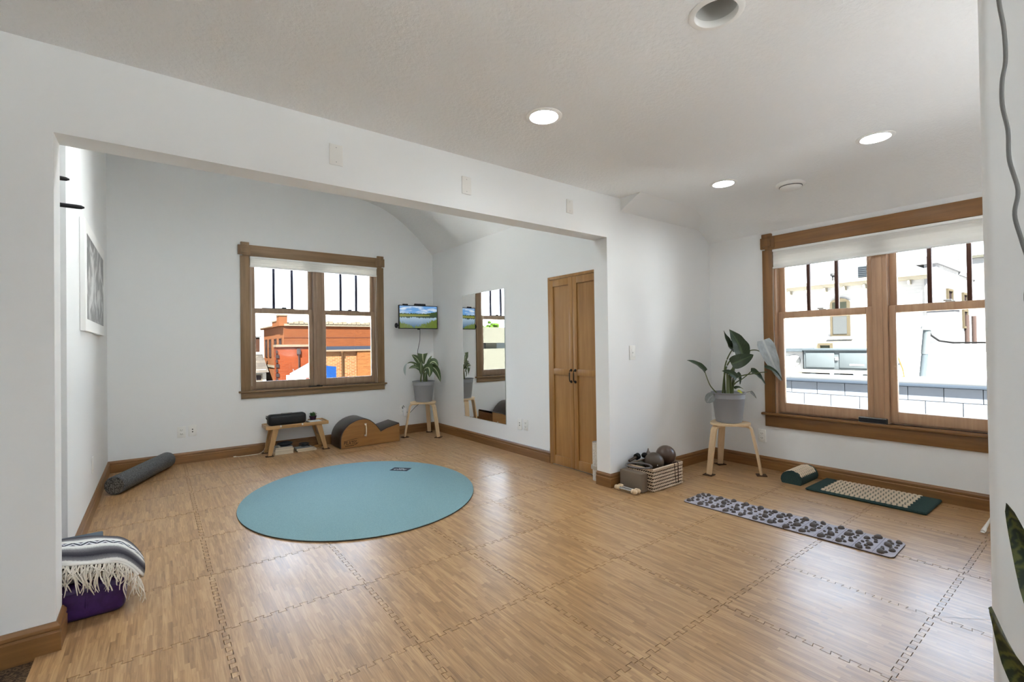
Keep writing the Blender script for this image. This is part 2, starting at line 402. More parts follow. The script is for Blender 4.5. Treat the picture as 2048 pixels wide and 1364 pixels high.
def tile_outline(border=False):
    P = []
    P += [(t, -o) for t, o in E0]                      # bottom  y=0, outward -y
    P += [(TS + o, t) for t, o in E0]                  # right
    P += [(t, TS + o) for t, o in reversed(E1)]        # top
    P += [(0, TS), (0, 0)] if border else [(-o, t) for t, o in reversed(E1)]            # left
    Q = []
    for p in P:
        if not Q or (abs(p[0] - Q[-1][0]) + abs(p[1] - Q[-1][1])) > 1e-5: Q.append(p)
    return Q
OUT, OUTB = tile_outline(), tile_outline(True)
def tile_mesh(x0, y0, lim):
    xa, xb, ya, yb = lim; b = B(); pts = []
    for u, v in (OUTB if x0 < -0.38 else OUT):
        p = (min(max(u + x0, xa), xb), min(max(v + y0, ya), yb))
        if not pts or abs(p[0] - pts[-1][0]) + abs(p[1] - pts[-1][1]) > 1e-5: pts.append(p)
    top = [b.bm.verts.new((x, y, 0)) for x, y in pts]; bot = [b.bm.verts.new((x, y, -0.0118)) for x, y in pts]
    b.bm.faces.new(top); n = len(top)
    for k in range(n): b.bm.faces.new((bot[k], bot[(k + 1) % n], top[(k + 1) % n], top[k]))
    b.bm.normal_update(); bmesh.ops.triangulate(b.bm, faces=[f for f in b.bm.faces if len(f.verts) > 4])
    return b
proto = None
for i in range(-2, 7):
    for j in range(-3, 8):
        x0, y0 = TX0 + i * TS, TY0 + j * TS
        if y0 > YH - 0.1 and x0 > XD: continue
        xa, xb = -0.3915, XW - 0.003; ya, yb = -0.085, YB - 0.003
        if x0 + TS > XD and y0 > YH - 0.3 and x0 < XD and y0 + TS > 2.99: xb = XD - 0.003
        if x0 >= XD - 0.05 and y0 < YH < y0 + TS: yb = YH - 0.003
        if x0 > XW - 0.05: continue
        inner = x0 - 0.02 > xa and x0 + TS + 0.02 < xb and y0 - 0.02 > ya and y0 + TS + 0.02 < yb
        dz = random.uniform(-0.0004, 0.0004)
        if inner and proto: o = share(proto, (0, 0, 0), floor)
        else:
            bb = tile_mesh(x0, y0, (xa, xb, ya, yb)); bb.bm.transform(Matrix.Translation((-x0, -y0, 0)))
            me = bpy.data.meshes.new('foam_tile'); bmesh.ops.recalc_face_normals(bb.bm, faces=bb.bm.faces); bb.bm.to_mesh(me); bb.bm.free(); me.materials.append(tilemat())
            o = bpy.data.objects.new('foam_tile', me); COL.objects.link(o); o.parent = floor
            if inner: proto = o
        o.location = Vector((x0, y0, dz)) - floor.location

# ================================================================== WINDOWS
def window(name, P, u0, u1, z0, z1, cas, ux, tr, sw, munt, head_h, apron_b, mull=0.105, blind=0.13):
    """P(u, d, z) -> world; u along the wall, d depth out of the room (negative = into the room)."""
    R = structure(name, P((u0 + u1) / 2, 0, z0)); ax = ux
    def bx(b, ua, ub, da, db, za, zb, bev=0.0):
        p, q = P(ua, da, za), P(ub, db, zb)
        b.box(min(p[0], q[0]), max(p[0], q[0]), min(p[1], q[1]), max(p[1], q[1]), za, zb, bev); return b
    # casing
    for a, c in ((u0 - cas, u0), (u1, u1 + cas)): bx(B(), a, c, -0.02, 0, z0 + 0.0, z1, 0.003).obj('side_casing', tr('z'), R)
    bx(B(), u0 - cas + 0.025, u1 + cas - 0.025, -0.022, 0, z1, z1 + head_h, 0.003).obj('head_casing', tr(ax), R)
    for a, c in ((u0 - cas, u0), (u1, u1 + cas)):
        k = bx(B(), a - 0.022, c + 0.012, -0.03, 0, z1 + 0.012, z1 + head_h - 0.008, 0.003); bx(k, a + 0.004, c - 0.002, -0.034, 0, z1 + head_h - 0.012, z1 + head_h + 0.026, 0.003)
        blk = k.obj('corner_block', tr('z'), R)
        bx(B(), a + 0.008, c - 0.012, -0.042, -0.026, z1 + 0.032, z1 + head_h - 0.03, 0.004).obj('rosette', tr('z'), blk)
    bx(B(), u0 - cas - 0.025, u1 + cas + 0.025, -0.05, 0.05, z0 - 0.022, z0, 0.007).obj('stool', tr(ax), R)
    bx(B(), u0 - cas, u1 + cas, -0.018, 0, apron_b, z0 - 0.022, 0.002).obj('apron', tr(ax), R)
    # jamb liner and mullion
    b = B()
    for a, c in ((u0, u0 + 0.018), (u1 - 0.018, u1)): bx(b, a, c, 0, 0.16, z0, z1)
    bx(b, u0, u1, 0, 0.16, z1 - 0.018, z1); bx(b, u0, u1, 0.05, 0.16, z0 - 0.01, z0 + 0.012)
    b.obj('frame', sw('z'), R)
    um = (u0 + u1) / 2
    b = B(); bx(b, um - mull / 2, um + mull / 2, 0.012, 0.16, z0, z1 - 0.018, 0.004); bx(b, um - 0.02, um + 0.02, 0.004, 0.012, z0, z1 - 0.018, 0.002); b.obj('mullion', sw('z'), R)
    zr = munt['rail']; rail_h = 0.058
    for a, c in ((u0 + 0.02, um - mull / 2 - 0.002), (um + mull / 2 + 0.002, u1 - 0.02)):
        for kind, d0, za, zb in (('lower', 0.032, z0 + 0.012, zr + rail_h), ('upper', 0.072, zr, z1 - 0.02)):
            sw_ = 0.046; b = B(); d1 = d0 + 0.036
            bx(b, a, a + sw_, d0, d1, za, zb, 0.003); bx(b, c - sw_, c, d0, d1, za, zb, 0.003)
            bot = 0.085 if kind == 'lower' else rail_h
            bx(b, a + sw_, c - sw_, d0, d1, za, za + bot, 0.003); bx(b, a + sw_, c - sw_, d0, d1, zb - rail_h, zb, 0.003)
            so_ = b.obj('sash', sw('z'), R)
            bx(B(), a + sw_ - 0.005, c - sw_ + 0.005, d0 + 0.014, d0 + 0.019, za + bot - 0.005, zb - rail_h + 0.005).obj('pane', glass(), so_, 0)
            if kind == 'upper':
                for q in (0.345, 0.69) if not munt.get('flip') else (0.345, 0.69):
                    uu = a + sw_ + (c - a - 2 * sw_) * q
                    bx(B(), uu - 0.0135, uu + 0.0135, d0 + 0.002, d0 + 0.034, za + bot - 0.004, zb - rail_h + 0.004, 0.003).obj('muntin', munt['mat'], so_)
            else:
                uc = (a + c) / 2
                lk = B(); bx(lk, uc - 0.028, uc + 0.028, d0 + 0.004, d0 + 0.03, zb, zb + 0.008, 0.003); bx(lk, uc - 0.01, uc + 0.04, d0 + 0.008, d0 + 0.02, zb + 0.007, zb + 0.02, 0.004)
                lk.obj('latch', munt['lock'], so_)
                if munt.get('bar'):
                    bx(B(), a + sw_ + 0.1 * (c - a), c - sw_ - 0.24 * (c - a), d0 + 0.004, d0 + 0.02, zb, zb + 0.007, 0.002).obj('keeper_rail', munt['lock'], so_)
    # blind: headrail, fabric, bottom rail, cord
    return R
BLK = paint('black_plastic', (0.012, 0.012, 0.014), 0.4)
NAVY = paint('navy_muntin', (0.02, 0.022, 0.055), 0.5); RUST = paint('redwood_muntin', (0.06, 0.02, 0.01), 0.5)
SIL = metal('satin_nickel', (0.6, 0.58, 0.55), 0.35)
PW1 = lambda u, d, z: Vector((u, YB + d, z))
PW2 = lambda u, d, z: Vector((XW + d, u, z))
window('window_1', PW1, *W1, 0.092, 'x', trim1, lambda a: wood('fir_sash_grey', (0.24, 0.15, 0.09), (0.36, 0.245, 0.155), a, 0.42, 1.4), {'rail': 1.622, 'mat': NAVY, 'lock': BLK, 'bar': True}, 0.128, 0.638)
window('window_2', PW2, *W2, 0.092, 'y', trim, sashw, {'rail': 1.418, 'mat': RUST, 'lock': SIL}, 0.125, 0.405, 0.1)
def blind(label, P, u0, u1, z0, z1, d, cords, name='cellular_blind'):
    c = P((u0 + u1) / 2, d, z0); t = thing(name, label, 'blind', c)
    def bx(b, ua, ub, da, db, za, zb, bev=0.0):
        p, q = P(ua, da, za), P(ub, db, zb); return b.box(min(p[0], q[0]), max(p[0], q[0]), min(p[1], q[1]), max(p[1], q[1]), za, zb, bev)
    W = paint('white_rail', (0.85, 0.85, 0.83), 0.5)
    bx(B(), u0, u1, d - 0.018, d + 0.018, z1 - 0.022, z1, 0.003).obj('headrail', W, t)
    n = 3; h = (z1 - 0.022 - z0 - 0.016) / n; poly = []
    for k in range(n + 1): poly += [(0.010, z0 + 0.016 + k * h)] + ([(0.0125, z0 + 0.016 + (k + 0.5) * h)] if k < n else [])
    full = [(d + a, z) for a, z in poly] + [(d - a, z) for a, z in reversed(poly)]
    p0 = P(u0 + 0.004, 0, 0); b = B()
    if abs(P(1, 0, 0)[0] - P(0, 0, 0)[0]) > 0.5: b.prism([(YB + a, z) for a, z in full], 'x', u0 + 0.004, u1 - 0.004)
    else: b.prism([(XW + a, z) for a, z in full], 'y', u0 + 0.004, u1 - 0.004)
    b.obj('pleated_fabric', blindfab(), t, 10)
    bx(B(), u0, u1, d - 0.016, d + 0.016, z0, z0 + 0.016, 0.003).obj('bottom_rail', W, t)
    for uc, zc, sw in cords:
        pts = [P(uc + sw * math.sin(PI * k / 12) , d - 0.022, z0 + (zc - z0) * k / 12) for k in range(13)]
        B().tube(pts, 0.0016, 5).obj('pull_cord', paint('cord_white', (0.75, 0.72, 0.62), 0.7), t)
blind('raised pleated blind at the top of the window facing the brick buildings', PW1, W1[0] + 0.004, W1[1] - 0.004, 2.148, W1[3] - 0.002, -0.014, [(W1[0] + 0.012, 0.78, 0.004), (W1[1] - 0.014, 0.80, -0.02)])
blind('raised white pleated blind at the top of the window above the spiky mat', PW2, W2[0] + 0.004, W2[1] - 0.004, 1.882, W2[3] - 0.004, -0.012, [(W2[1] - 0.012, 1.1, 0.006)])

# ================================================================== CLOSET DOOR, MIRROR
D1 = structure('door_1', (XD, 3.2, 0))
b = B(); b.box(XD - 0.012, XD + 0.01, 3.545, 3.578, 0.0, 1.886, 0.002); b.box(XD - 0.012, XD + 0.01, 2.85, 2.883, 0, 1.886, 0.002); b.box(XD - 0.012, XD + 0.01, 2.883, 3.545, 1.856, 1.886, 0.002)
b.obj('frame', doorw('z'), D1)
IRON = paint('oil_rubbed_bronze', (0.02, 0.016, 0.013), 0.35)
for (ya, yb, hy) in ((3.217, 3.543, 3.243), (2.885, 3.213, 3.187)):
    x0, x1 = XD - 0.022, XD - 0.002; s_ = 0.052; b = B()
    b.box(x0, x1, ya, ya + s_, 0.012, 1.852, 0.0015); b.box(x0, x1, yb - s_, yb, 0.012, 1.852, 0.0015)
    for za, zb in ((0.012, 0.10), (0.905, 0.965), (1.785, 1.852)): b.box(x0, x1, ya + s_, yb - s_, za, zb, 0.0015)
    lf = b.obj('door_leaf', doorw('z'), D1)
    for za, zb in ((0.10, 0.905), (0.965, 1.785)):
        B().box(XD - 0.010, XD - 0.002, ya + s_ - 0.004, yb - s_ + 0.004, za - 0.004, zb + 0.004).obj('panel', doorw('z'), lf)
    b = B(); b.tube([(x0 - 0.004, hy, 0.955), (x0 - 0.022, hy, 0.95), (x0 - 0.026, hy, 0.93), (x0 - 0.026, hy, 0.87), (x0 - 0.022, hy, 0.85), (x0 - 0.004, hy, 0.845)], 0.0055, 8)
    for z in (0.955, 0.845): b.lathe([(0.004, -0.014), (0.011, -0.010), (0.014, -0.003), (0.014, 0.0)], 16, (x0, hy, z), 'x')
    b.obj('handle', IRON, lf)
mr = thing('wall_mirror', 'tall frameless mirror on the white wall between plant and wooden doors', 'mirror', (XD, 4.8, 0.294))
B().box(XD - 0.006, XD - 0.0005, 4.336, 5.263, 0.294, 1.862, 0.001, 1).obj('mirror_backing', paint('mirror_edge', (0.35, 0.4, 0.38), 0.3), mr)
b = B(); b.box(XD - 0.0072, XD - 0.0061, 4.339, 5.26, 0.297, 1.859); b.obj('mirror_glass', metal('silvered_mirror', (0.93, 0.94, 0.93), 0.0), mr, 0)
b = B()
for y in (4.5, 5.1):
    for z in (0.296, 1.855): b.box(XD - 0.010, XD, y - 0.008, y + 0.008, z - 0.006, z + 0.010)
b.obj('clips', SIL, mr)['kind'] = 'stuff'

# ================================================================== CEILING FITTINGS
WHT = paint('fixture_white', (0.86, 0.86, 0.84), 0.45)
def downlight(x, y, lit, label, grp, H=H, power=None):
    L = thing('recessed_downlight', label, 'ceiling light', (x, y, H), 0, grp)
    B().lathe([(0.076, 0.02), (0.074, 0.0), (0.078, -0.006), (0.094, -0.006), (0.1, -0.002), (0.1, 0.0015), (0.079, 0.0015)], 48, (x, y, H), cap=False).obj('trim_ring', WHT, L, 50)
    dep = 0.045 if lit else 0.14
    B().lathe([(0.0775, 0.0), (0.0765, dep * 0.5), (0.074, dep)], 48, (x, y, H), cap=False).obj('housing', paint('baffle', (0.62, 0.62, 0.6), 0.5) if not lit else WHT, L, 50, fixn=False)
    if lit: B().lathe([(0.0, 0.03), (0.05, 0.027), (0.0745, 0.022), (0.0745, 0.04), (0.0, 0.04)], 40, (x, y, H), cap=False).obj('lens', emit('lamp_on', (0.90, 0.965, 1.0), power or LAMP), L)
    else:
        B().lathe([(0.0, 0.132), (0.074, 0.132), (0.074, 0.14), (0, 0.14)], 40, (x, y, H), cap=False).obj('housing_cap', paint('can_inside', (0.5, 0.5, 0.48), 0.5), L)
        B().lathe([(0.0, 0.07), (0.02, 0.072), (0.036, 0.088), (0.04, 0.11), (0.036, 0.132)], 24, (x, y, H), cap=False).obj('bulb', paint('frosted_bulb', (0.8, 0.8, 0.78), 0.4), L)
downlight(*LX[0][:2], True, 'lit round downlight in the middle of the ceiling', 'recessed downlights')
downlight(*LX[1][:2], True, 'lit downlight beside the round smoke detector', 'recessed downlights')
downlight(*LX[2][:2], True, 'lit downlight on the window side, nearest the grey cable', 'recessed downlights')
downlight(*LX[3][:2], False, 'large unlit downlight with deep grey housing at the ceiling edge', 'recessed downlights')
for k, lb_ in ((4, 'added unseen hall downlight by the side wall, nearest the header'), (5, 'added unseen hall downlight by the side wall, further back'), (6, 'added unseen hall downlight near the added rear window')):
    x, y, _ = LX[k]; downlight(x, y, True, lb_, 'added hall downlights', H, FILL_HALL)  # unseen hall lamps added to even out the room's brightness
for x, y in ((0.15, 3.45), (1.3, 3.45)): downlight(x, y, True, 'added unseen alcove downlight %s' % ('by the picture wall' if x < 1 else 'by the sloped ceiling'), 'added alcove downlights', HA - 0.046, FILL_ALCOVE)  # unseen lamps added to brighten the alcove
def fill_uplighter(x, y, label, z, pw):        # low uplighters added out of view to brighten the ceiling
    t = thing('fill_uplighter', label, 'floor lamp', (x, y, -0.012), 0, 'added fill uplighters')
    B().lathe([(0.13, 0.0), (0.135, 0.012), (0.12, 0.022), (0.02, 0.028)], 32, (x, y, -0.0118)).obj('base', BLK, t)
    B().lathe([(0.012, 0.02), (0.012, z - 0.13)], 16, (x, y, 0)).obj('pole', BLK, t)
    B().lathe([(0.02, -0.15), (0.09, -0.12), (0.15, -0.06), (0.17, 0.0), (0.164, 0.0), (0.145, -0.055), (0.085, -0.11), (0.0, -0.12)], 40, (x, y, z), cap=False).obj('bowl_shade', WHT, t, 50)
    B().lathe([(0.0, -0.04), (0.12, -0.04), (0.12, -0.03), (0.0, -0.025)], 32, (x, y, z), cap=False).obj('lamp_disc', emit('fill_uplight', (0.97, 0.985, 1.0), pw), t)
fill_uplighter(2.7, -0.55, 'added unseen uplighter in the bay behind the near wall', 1.0, FILL_BAY); fill_uplighter(0.9, -2.2, 'added unseen uplighter in the hall by the added rear window', 1.0, LAMP_FLOOR)
sd = thing('smoke_detector', 'round white smoke detector on the ceiling by the window wall', 'smoke detector', (4.03, 1.608, H - 0.03))
B().lathe([(0.106, 0.005), (0.106, -0.012), (0.099, -0.02), (0.08, -0.024)], 40, (4.03, 1.608, H)).obj('base', WHT, sd)
B().lathe([(0.078, -0.02), (0.078, -0.032), (0.066, -0.044), (0.034, -0.048), (0.0, -0.049)], 36, (4.03, 1.608, H), cap=False).obj('cover', WHT, sd)
B().lathe([(0.0815, -0.0235), (0.0815, -0.0285), (0.0775, -0.0285), (0.0775, -0.0235)], 36, (4.03, 1.608, H), cap=False).obj('vent_slot', paint('shadow_gap', (0.08, 0.08, 0.08)), sd)

# ================================================================== WALL PLATES
DK = paint('slot_dark', (0.03, 0.03, 0.03)); PLT = paint('plate_white', (0.82, 0.82, 0.79), 0.4)
def plate(kind, pos, nrm, label, w=0.073, h=0.118, grp=None, name='outlet', cat='outlet', mat=None):
    """pos on the wall face, nrm 'x-','y-','x+' pointing into the room"""
    p = Vector(pos); t = thing(name, label, cat, p, 0, grp); s_ = -1 if nrm[1] == '-' else 1
    def bx(b, a0, a1, d0, d1, z0, z1, bev=0):
        lo, hi = sorted((s_ * d0, s_ * d1))
        if nrm[0] == 'y': return b.box(p.x + a0, p.x + a1, p.y + lo, p.y + hi, p.z + z0, p.z + z1, bev)
        return b.box(p.x + lo, p.x + hi, p.y + a0, p.y + a1, p.z + z0, p.z + z1, bev)
    bx(B(), -w / 2, w / 2, 0, 0.006, -h / 2, h / 2, 0.0025).obj('cover_plate', mat or PLT, t)
    if kind == 'duplex':
        for z in (-0.021, 0.021):
            f = bx(B(), -0.017, 0.017, 0.005, 0.008, z - 0.015, z + 0.015, 0.004).obj('socket', PLT, t)
            b = B(); bx(b, -0.009, -0.006, 0.0075, 0.0086, z - 0.003, z + 0.007); bx(b, 0.006, 0.009, 0.0075, 0.0086, z - 0.003, z + 0.006); bx(b, -0.002, 0.002, 0.0075, 0.0086, z - 0.010, z - 0.006); b.obj('slot', DK, f)
    elif kind == 'data':
        for z in (0.014, -0.012):
            b = B(); bx(b, -0.006, 0.006, 0.005, 0.0075, z - 0.005, z + 0.005); b.obj('jack', DK, t)
    elif kind == 'switch':
        bx(B(), -0.016, 0.016, 0.005, 0.008, -0.033, 0.033, 0.002).obj('rocker', PLT, t); bx(B(), -0.007, 0.007, 0.007, 0.010, -0.006, 0.006, 0.001).obj('dimmer_nub', paint('nub_grey', (0.6, 0.6, 0.58)), t)
    else:
        for z in (-h / 2 + 0.018, h / 2 - 0.018): bx(B(), -0.0025, 0.0025, 0.005, 0.0068, z - 0.0025, z + 0.0025).obj('screw', paint('screw_grey', (0.45, 0.45, 0.45)), t)
    return t
plate('duplex', (0.199, YB, 0.334), 'y-', 'white duplex outlet under the brick-view window, by the data plate', grp='wall outlets')
plate('data', (0.296, YB, 0.338), 'y-', 'white data jack plate beside the outlet near the foam roller', name='data_plate', cat='wall plate')
plate('data', (XD, 4.084, 0.331), 'x-', 'white jack plate below the mirror, on the mirror side of its outlet', name='data_plate', cat='wall plate')
plate('duplex', (XD, 3.978, 0.334), 'x-', 'white duplex outlet below the mirror, on the wooden-door side', grp='wall outlets')
plate('duplex', (XW, 2.135, 0.305), 'x-', 'white outlet on the wall behind the stool with the big-leaved plant', grp='wall outlets')
plate('blank', (XL, 4.707, 0.353), 'x+', 'white cover plate low on the alcove wall above the striped blanket', name='cover_plate_low', cat='wall plate')
plate('blank', (0.796, YH, 2.272), 'y-', 'blank white cover plate on the header, largest of three', 0.073, 0.116, 'header cover plates', 'blank_plate', 'wall plate', paint('plate_beige', (0.76, 0.75, 0.72), 0.5))
plate('blank', (1.641, YH, 2.267), 'y-', 'blank white cover plate on the header, middle of three', 0.072, 0.116, 'header cover plates', 'blank_plate', 'wall plate', paint('plate_beige', (0.76, 0.75, 0.72), 0.5))
plate('blank', (2.588, YH, 2.287), 'y-', 'blank white cover plate on the header, nearest the ceiling notch', 0.07, 0.108, 'header cover plates', 'blank_plate', 'wall plate', paint('plate_beige', (0.76, 0.75, 0.72), 0.5))
plate('switch', (3.326, YH, 1.123), 'y-', 'white light switch on the short wall above the basket', 0.078, 0.125, None, 'light_switch', 'light switch')
#@@PART2
# ================================================================== OVAL MAT, FOAM ROLLER
om = thing('oval_mat', 'large oval blue-green exercise mat with a small dark label', 'mat', (1.357, 3.878, 0))
MC, MA, MB_ = Vector((1.357, 3.878, 0)), Vector((-0.213, -0.977, 0)), Vector((-0.977, 0.213, 0))
def oval(k, z): return [MC + MA * (1.0228 * k * math.cos(2 * PI * i / 120)) + MB_ * (0.905 * k * math.sin(2 * PI * i / 120)) + Vector((0, 0, z)) for i in range(120)]
def slab(rings):
    b = B(); rs = [[b.bm.verts.new(p) for p in r] for r in rings]
    for i in range(len(rs) - 1): b.bridge(rs[i], rs[i + 1])
    b.bm.faces.new(list(reversed(rs[0]))); b.bm.faces.new(rs[-1]); return b
slab([oval(1.0, 0.0008), oval(1.001, 0.004), oval(1.0, 0.0075)]).obj('rubber_base', paint('mat_underside', (0.05, 0.04, 0.028), 0.8), om)
slab([oval(0.999, 0.0075), oval(0.9995, 0.0095), oval(0.997, 0.0108)]).obj('top_layer', speckle('mat_teal', (0.155, 0.275, 0.30), (0.225, 0.36, 0.385), 260.0, 0.7), om)
lab = [(1.782, 4.341), (1.865, 4.415), (1.983, 4.278), (1.902, 4.205)]
lc = Vector((1.883, 4.31, 0)); lu = Vector((1.983 - 1.865, 4.278 - 4.415, 0)).normalized(); lv = Vector((-lu.y, lu.x, 0))
lb = B(); q = [lc + lu * a + lv * c for a, c in ((-0.09, -0.055), (0.09, -0.055), (0.09, 0.055), (-0.09, 0.055))]
lb.prism([(p.x, p.y) for p in q], 'z', 0.0107, 0.0118); lo_ = lb.obj('label_patch', paint('label_navy', (0.012, 0.018, 0.03), 0.6), om, 0); lo_['label'] = 'dark label patch with white lettering'
lt = B(); random.seed(3)      # two worn, unreadable lines of white lettering, standing on their heads as seen from the door
for row, (v0, hh, n, wd) in enumerate(((-0.012, 0.030, 8, 0.128), (0.022, 0.014, 5, 0.055))):
    for k in range(n):
        u = -wd / 2 + wd * (k + 0.5) / n; ww = wd / n * 0.72
        def st_(a0, a1, c0, c1): lt.prism([tuple((lc + lu * (u + a) + lv * (v0 + c)).xy) for a, c in ((a0, c0), (a1, c0), (a1, c1), (a0, c1))], 'z', 0.0118, 0.0122)
        st_(-ww / 2, -ww / 2 + ww * 0.28, -hh / 2, hh / 2)
        if k % 2: st_(-ww / 2, ww / 2, hh / 2 - hh * 0.25, hh / 2)
        else: st_(-ww / 2, ww / 2, -hh / 2, -hh / 2 + hh * 0.25); st_(ww * 0.25, ww / 2, -hh / 2, hh / 2)
        if k % 3 == 0: st_(-ww / 2, ww / 2, -hh * 0.1, hh * 0.12)
x = lt.obj('lettering', paint('label_white', (0.8, 0.8, 0.8), 0.6), lo_, 0); x['kind'] = 'stuff'
fr = thing('foam_roller', 'dark grey speckled foam roller lying in the alcove corner', 'foam roller', (-0.1, 5.56, 0))
A_, Z_ = Vector((-0.292, 5.135, 0.079)), Vector((0.075, 6.0, 0.079)); ax_ = (Z_ - A_).normalized()
pts = [A_ + ax_ * t for t in (0, 0.004, 0.012)] + [Z_ - ax_ * t for t in (0.012, 0.004, 0)]
FM = speckle('roller_foam', (0.03, 0.032, 0.034), (0.16, 0.165, 0.17), 180.0, 0.6, 0.35, 0.65)
B().tube(pts, [0.07, 0.0755, 0.078, 0.078, 0.0755, 0.07], 40).obj('roller_body', FM, fr, 50)
b = B(); b.tube([A_ - ax_ * 0.0006, A_ + ax_ * 0.002], [0.069, 0.069], 36); b.obj('end_face', speckle('roller_end', (0.03, 0.028, 0.025), (0.2, 0.19, 0.17), 150.0, 0.85, 0.4, 0.62), fr)

# ================================================================== BOLSTER, BLANKET, BLOCK
PUR = speckle('purple_vinyl', (0.036, 0.012, 0.072), (0.05, 0.018, 0.095), 30.0, 0.35)
bo = thing('yoga_bolster', 'purple vinyl bolster on the floor under the fringed blanket', 'bolster', (-0.45, 3.06, 0))
B().box(-0.80, -0.125, 2.835, 3.30, 0.0, 0.165, 0.035, 4).obj('cushion', PUR, bo)
b = B(); b.tube([(-0.79, 2.8375, 0.13), (-0.16, 2.8375, 0.13), (-0.1275, 2.87, 0.13), (-0.1275, 3.27, 0.13)], 0.004, 8); b.obj('piping', PUR, bo)
b = B(); b.tube([(-0.262, 2.840, 0.03), (-0.262, 2.837, 0.06), (-0.262, 2.838, 0.13)], [0.002, 0.004, 0.003], 6); b.obj('seam_fold', PUR, bo)
def hemz(x): 
    t = (x + 0.34)
    return 0.272 - 0.20 * max(0, t) - 1.05 * max(0, x + 0.17) ** 2 * 9 if x < -0.06 else 0.12
@cached
def serape():
    x = NT('striped_serape'); uv = x.n('UVMap', uv_map='uv').outputs[0]; U, V, _ = x.sxyz(uv)
    W_, G1, G2, D = (0.74, 0.73, 0.70), (0.22, 0.21, 0.22), (0.07, 0.065, 0.075), (0.035, 0.033, 0.042)
    nz = x.n('TexNoise', i_Vector=x.obj(), i_Scale=230.0, i_Detail=2.0).outputs[0]
    v2 = x.math('ADD', V, x.math('MULTIPLY', x.math('SUBTRACT', nz, 0.5), 0.05))
    c = x.ramp(v2, [(0.0, W_), (0.10, W_), (0.13, G1), (0.24, D), (0.33, G2), (0.41, G1), (0.46, W_), (0.50, W_)])
    c2 = x.ramp(v2, [(0.50, W_), (0.62, W_), (0.655, W_), (0.70, G1), (0.80, G2), (0.90, D), (1.0, G1)])
    c = x.mix(x.math('GREATER_THAN', V, 0.5), c, c2)
    tri = x.math('ABSOLUTE', x.math('SUBTRACT', x.math('FRACT', x.math('MULTIPLY', U, 13.0)), 0.5))
    band = x.math('FRACT', x.math('MULTIPLY', x.math('ADD', x.math('MULTIPLY', x.math('SUBTRACT', V, 0.5), 13.0), x.math('MULTIPLY', tri, 2.2)), 1.0))
    pat = x.mix(x.math('GREATER_THAN', band, 0.5), (0.025, 0.03, 0.045), (0.62, 0.63, 0.66))
    inb = x.math('MULTIPLY', x.math('GREATER_THAN', V, 0.505), x.math('LESS_THAN', V, 0.60))
    x.col(x.mix(inb, c, pat)); x.set(Roughness=0.95, Specular_IOR_Level=0.1); x.bump(nz, 0.3, 0.002); return x.m
sb = thing('serape_blanket', 'folded striped grey and white blanket with knotted cream fringe on purple bolster', 'blanket', (-0.42, 2.97, 0.165))
def cloth(name, fn, nu, nv, mat, parent, thick=0.0):
    b = B(); uvl = b.bm.loops.layers.uv.new('uv'); g = [[b.bm.verts.new(fn(i / nu, j / nv)) for j in range(nv + 1)] for i in range(nu + 1)]
    for i in range(nu):
        for j in range(nv):
            f = b.bm.faces.new((g[i][j], g[i + 1][j], g[i + 1][j + 1], g[i][j + 1]))
            for lp, (a, c) in zip(f.loops, ((i, j), (i + 1, j), (i + 1, j + 1), (i, j + 1))): lp[uvl].uv = (a / nu, c / nv)
    return b.obj(name, mat, parent, 60, thick)
def top_fn(u, v):
    x = -0.80 + u * 0.735; z0 = hemz(x); s_ = v
    prof_ = [(2.825, 0.0), (2.838, 0.018), (2.875, 0.032), (2.935, 0.043), (3.0, 0.046), (3.07, 0.04), (3.115, 0.015)]
    k = s_ * 6; i = min(5, int(k)); t = k - i; a, c = prof_[i], prof_[i + 1]
    y = a[0] + (c[0] - a[0]) * t; dz = a[1] + (c[1] - a[1]) * t
    e = max(0, (u - 0.86) / 0.14); y += e * e * (0.03 - (y - 2.95) * 0.35)
    return (x + 0.006 * math.sin(v * 5), y, z0 + dz + 0.004 * math.sin(u * 23 + v * 4))
cloth('blanket_top', top_fn, 60, 24, serape(), sb, 0.012)
def low_fn(u, v):
    x = -0.80 + u * 0.715; z0 = hemz(x) - 0.008; r = 0.034; a = -PI / 2 + v * PI
    if x > -0.2: r = max(0.012, 0.034 - (x + 0.2) * 0.2)
    return (x, 2.872 - r * 1.15 * math.cos(a) + 0.003 * math.sin(u * 31) + max(0, (u - 0.85)) * 0.2, z0 - r + r * math.sin(a))
@cached
def foldmat():
    x = NT('cream_fold_stripes'); uv = x.n('UVMap', uv_map='uv').outputs[0]; U, V, _ = x.sxyz(uv)
    C_, D = (0.56, 0.49, 0.38), (0.05, 0.035, 0.035)
    x.col(x.ramp(V, [(0.0, C_), (0.46, C_), (0.5, D), (0.53, D), (0.56, C_), (0.64, C_), (0.68, D), (0.72, D), (0.75, C_), (0.84, D), (1.0, D)])); x.set(Roughness=0.95); return x.m
cloth('blanket_fold', low_fn, 50, 14, foldmat(), sb, 0.0)
B().box(-0.79, -0.2, 2.86, 3.10, 0.166, 0.232, 0.015, 3).obj('blanket_core', paint('blanket_grey', (0.2, 0.19, 0.2), 0.95), sb)
random.seed(11); b = B()
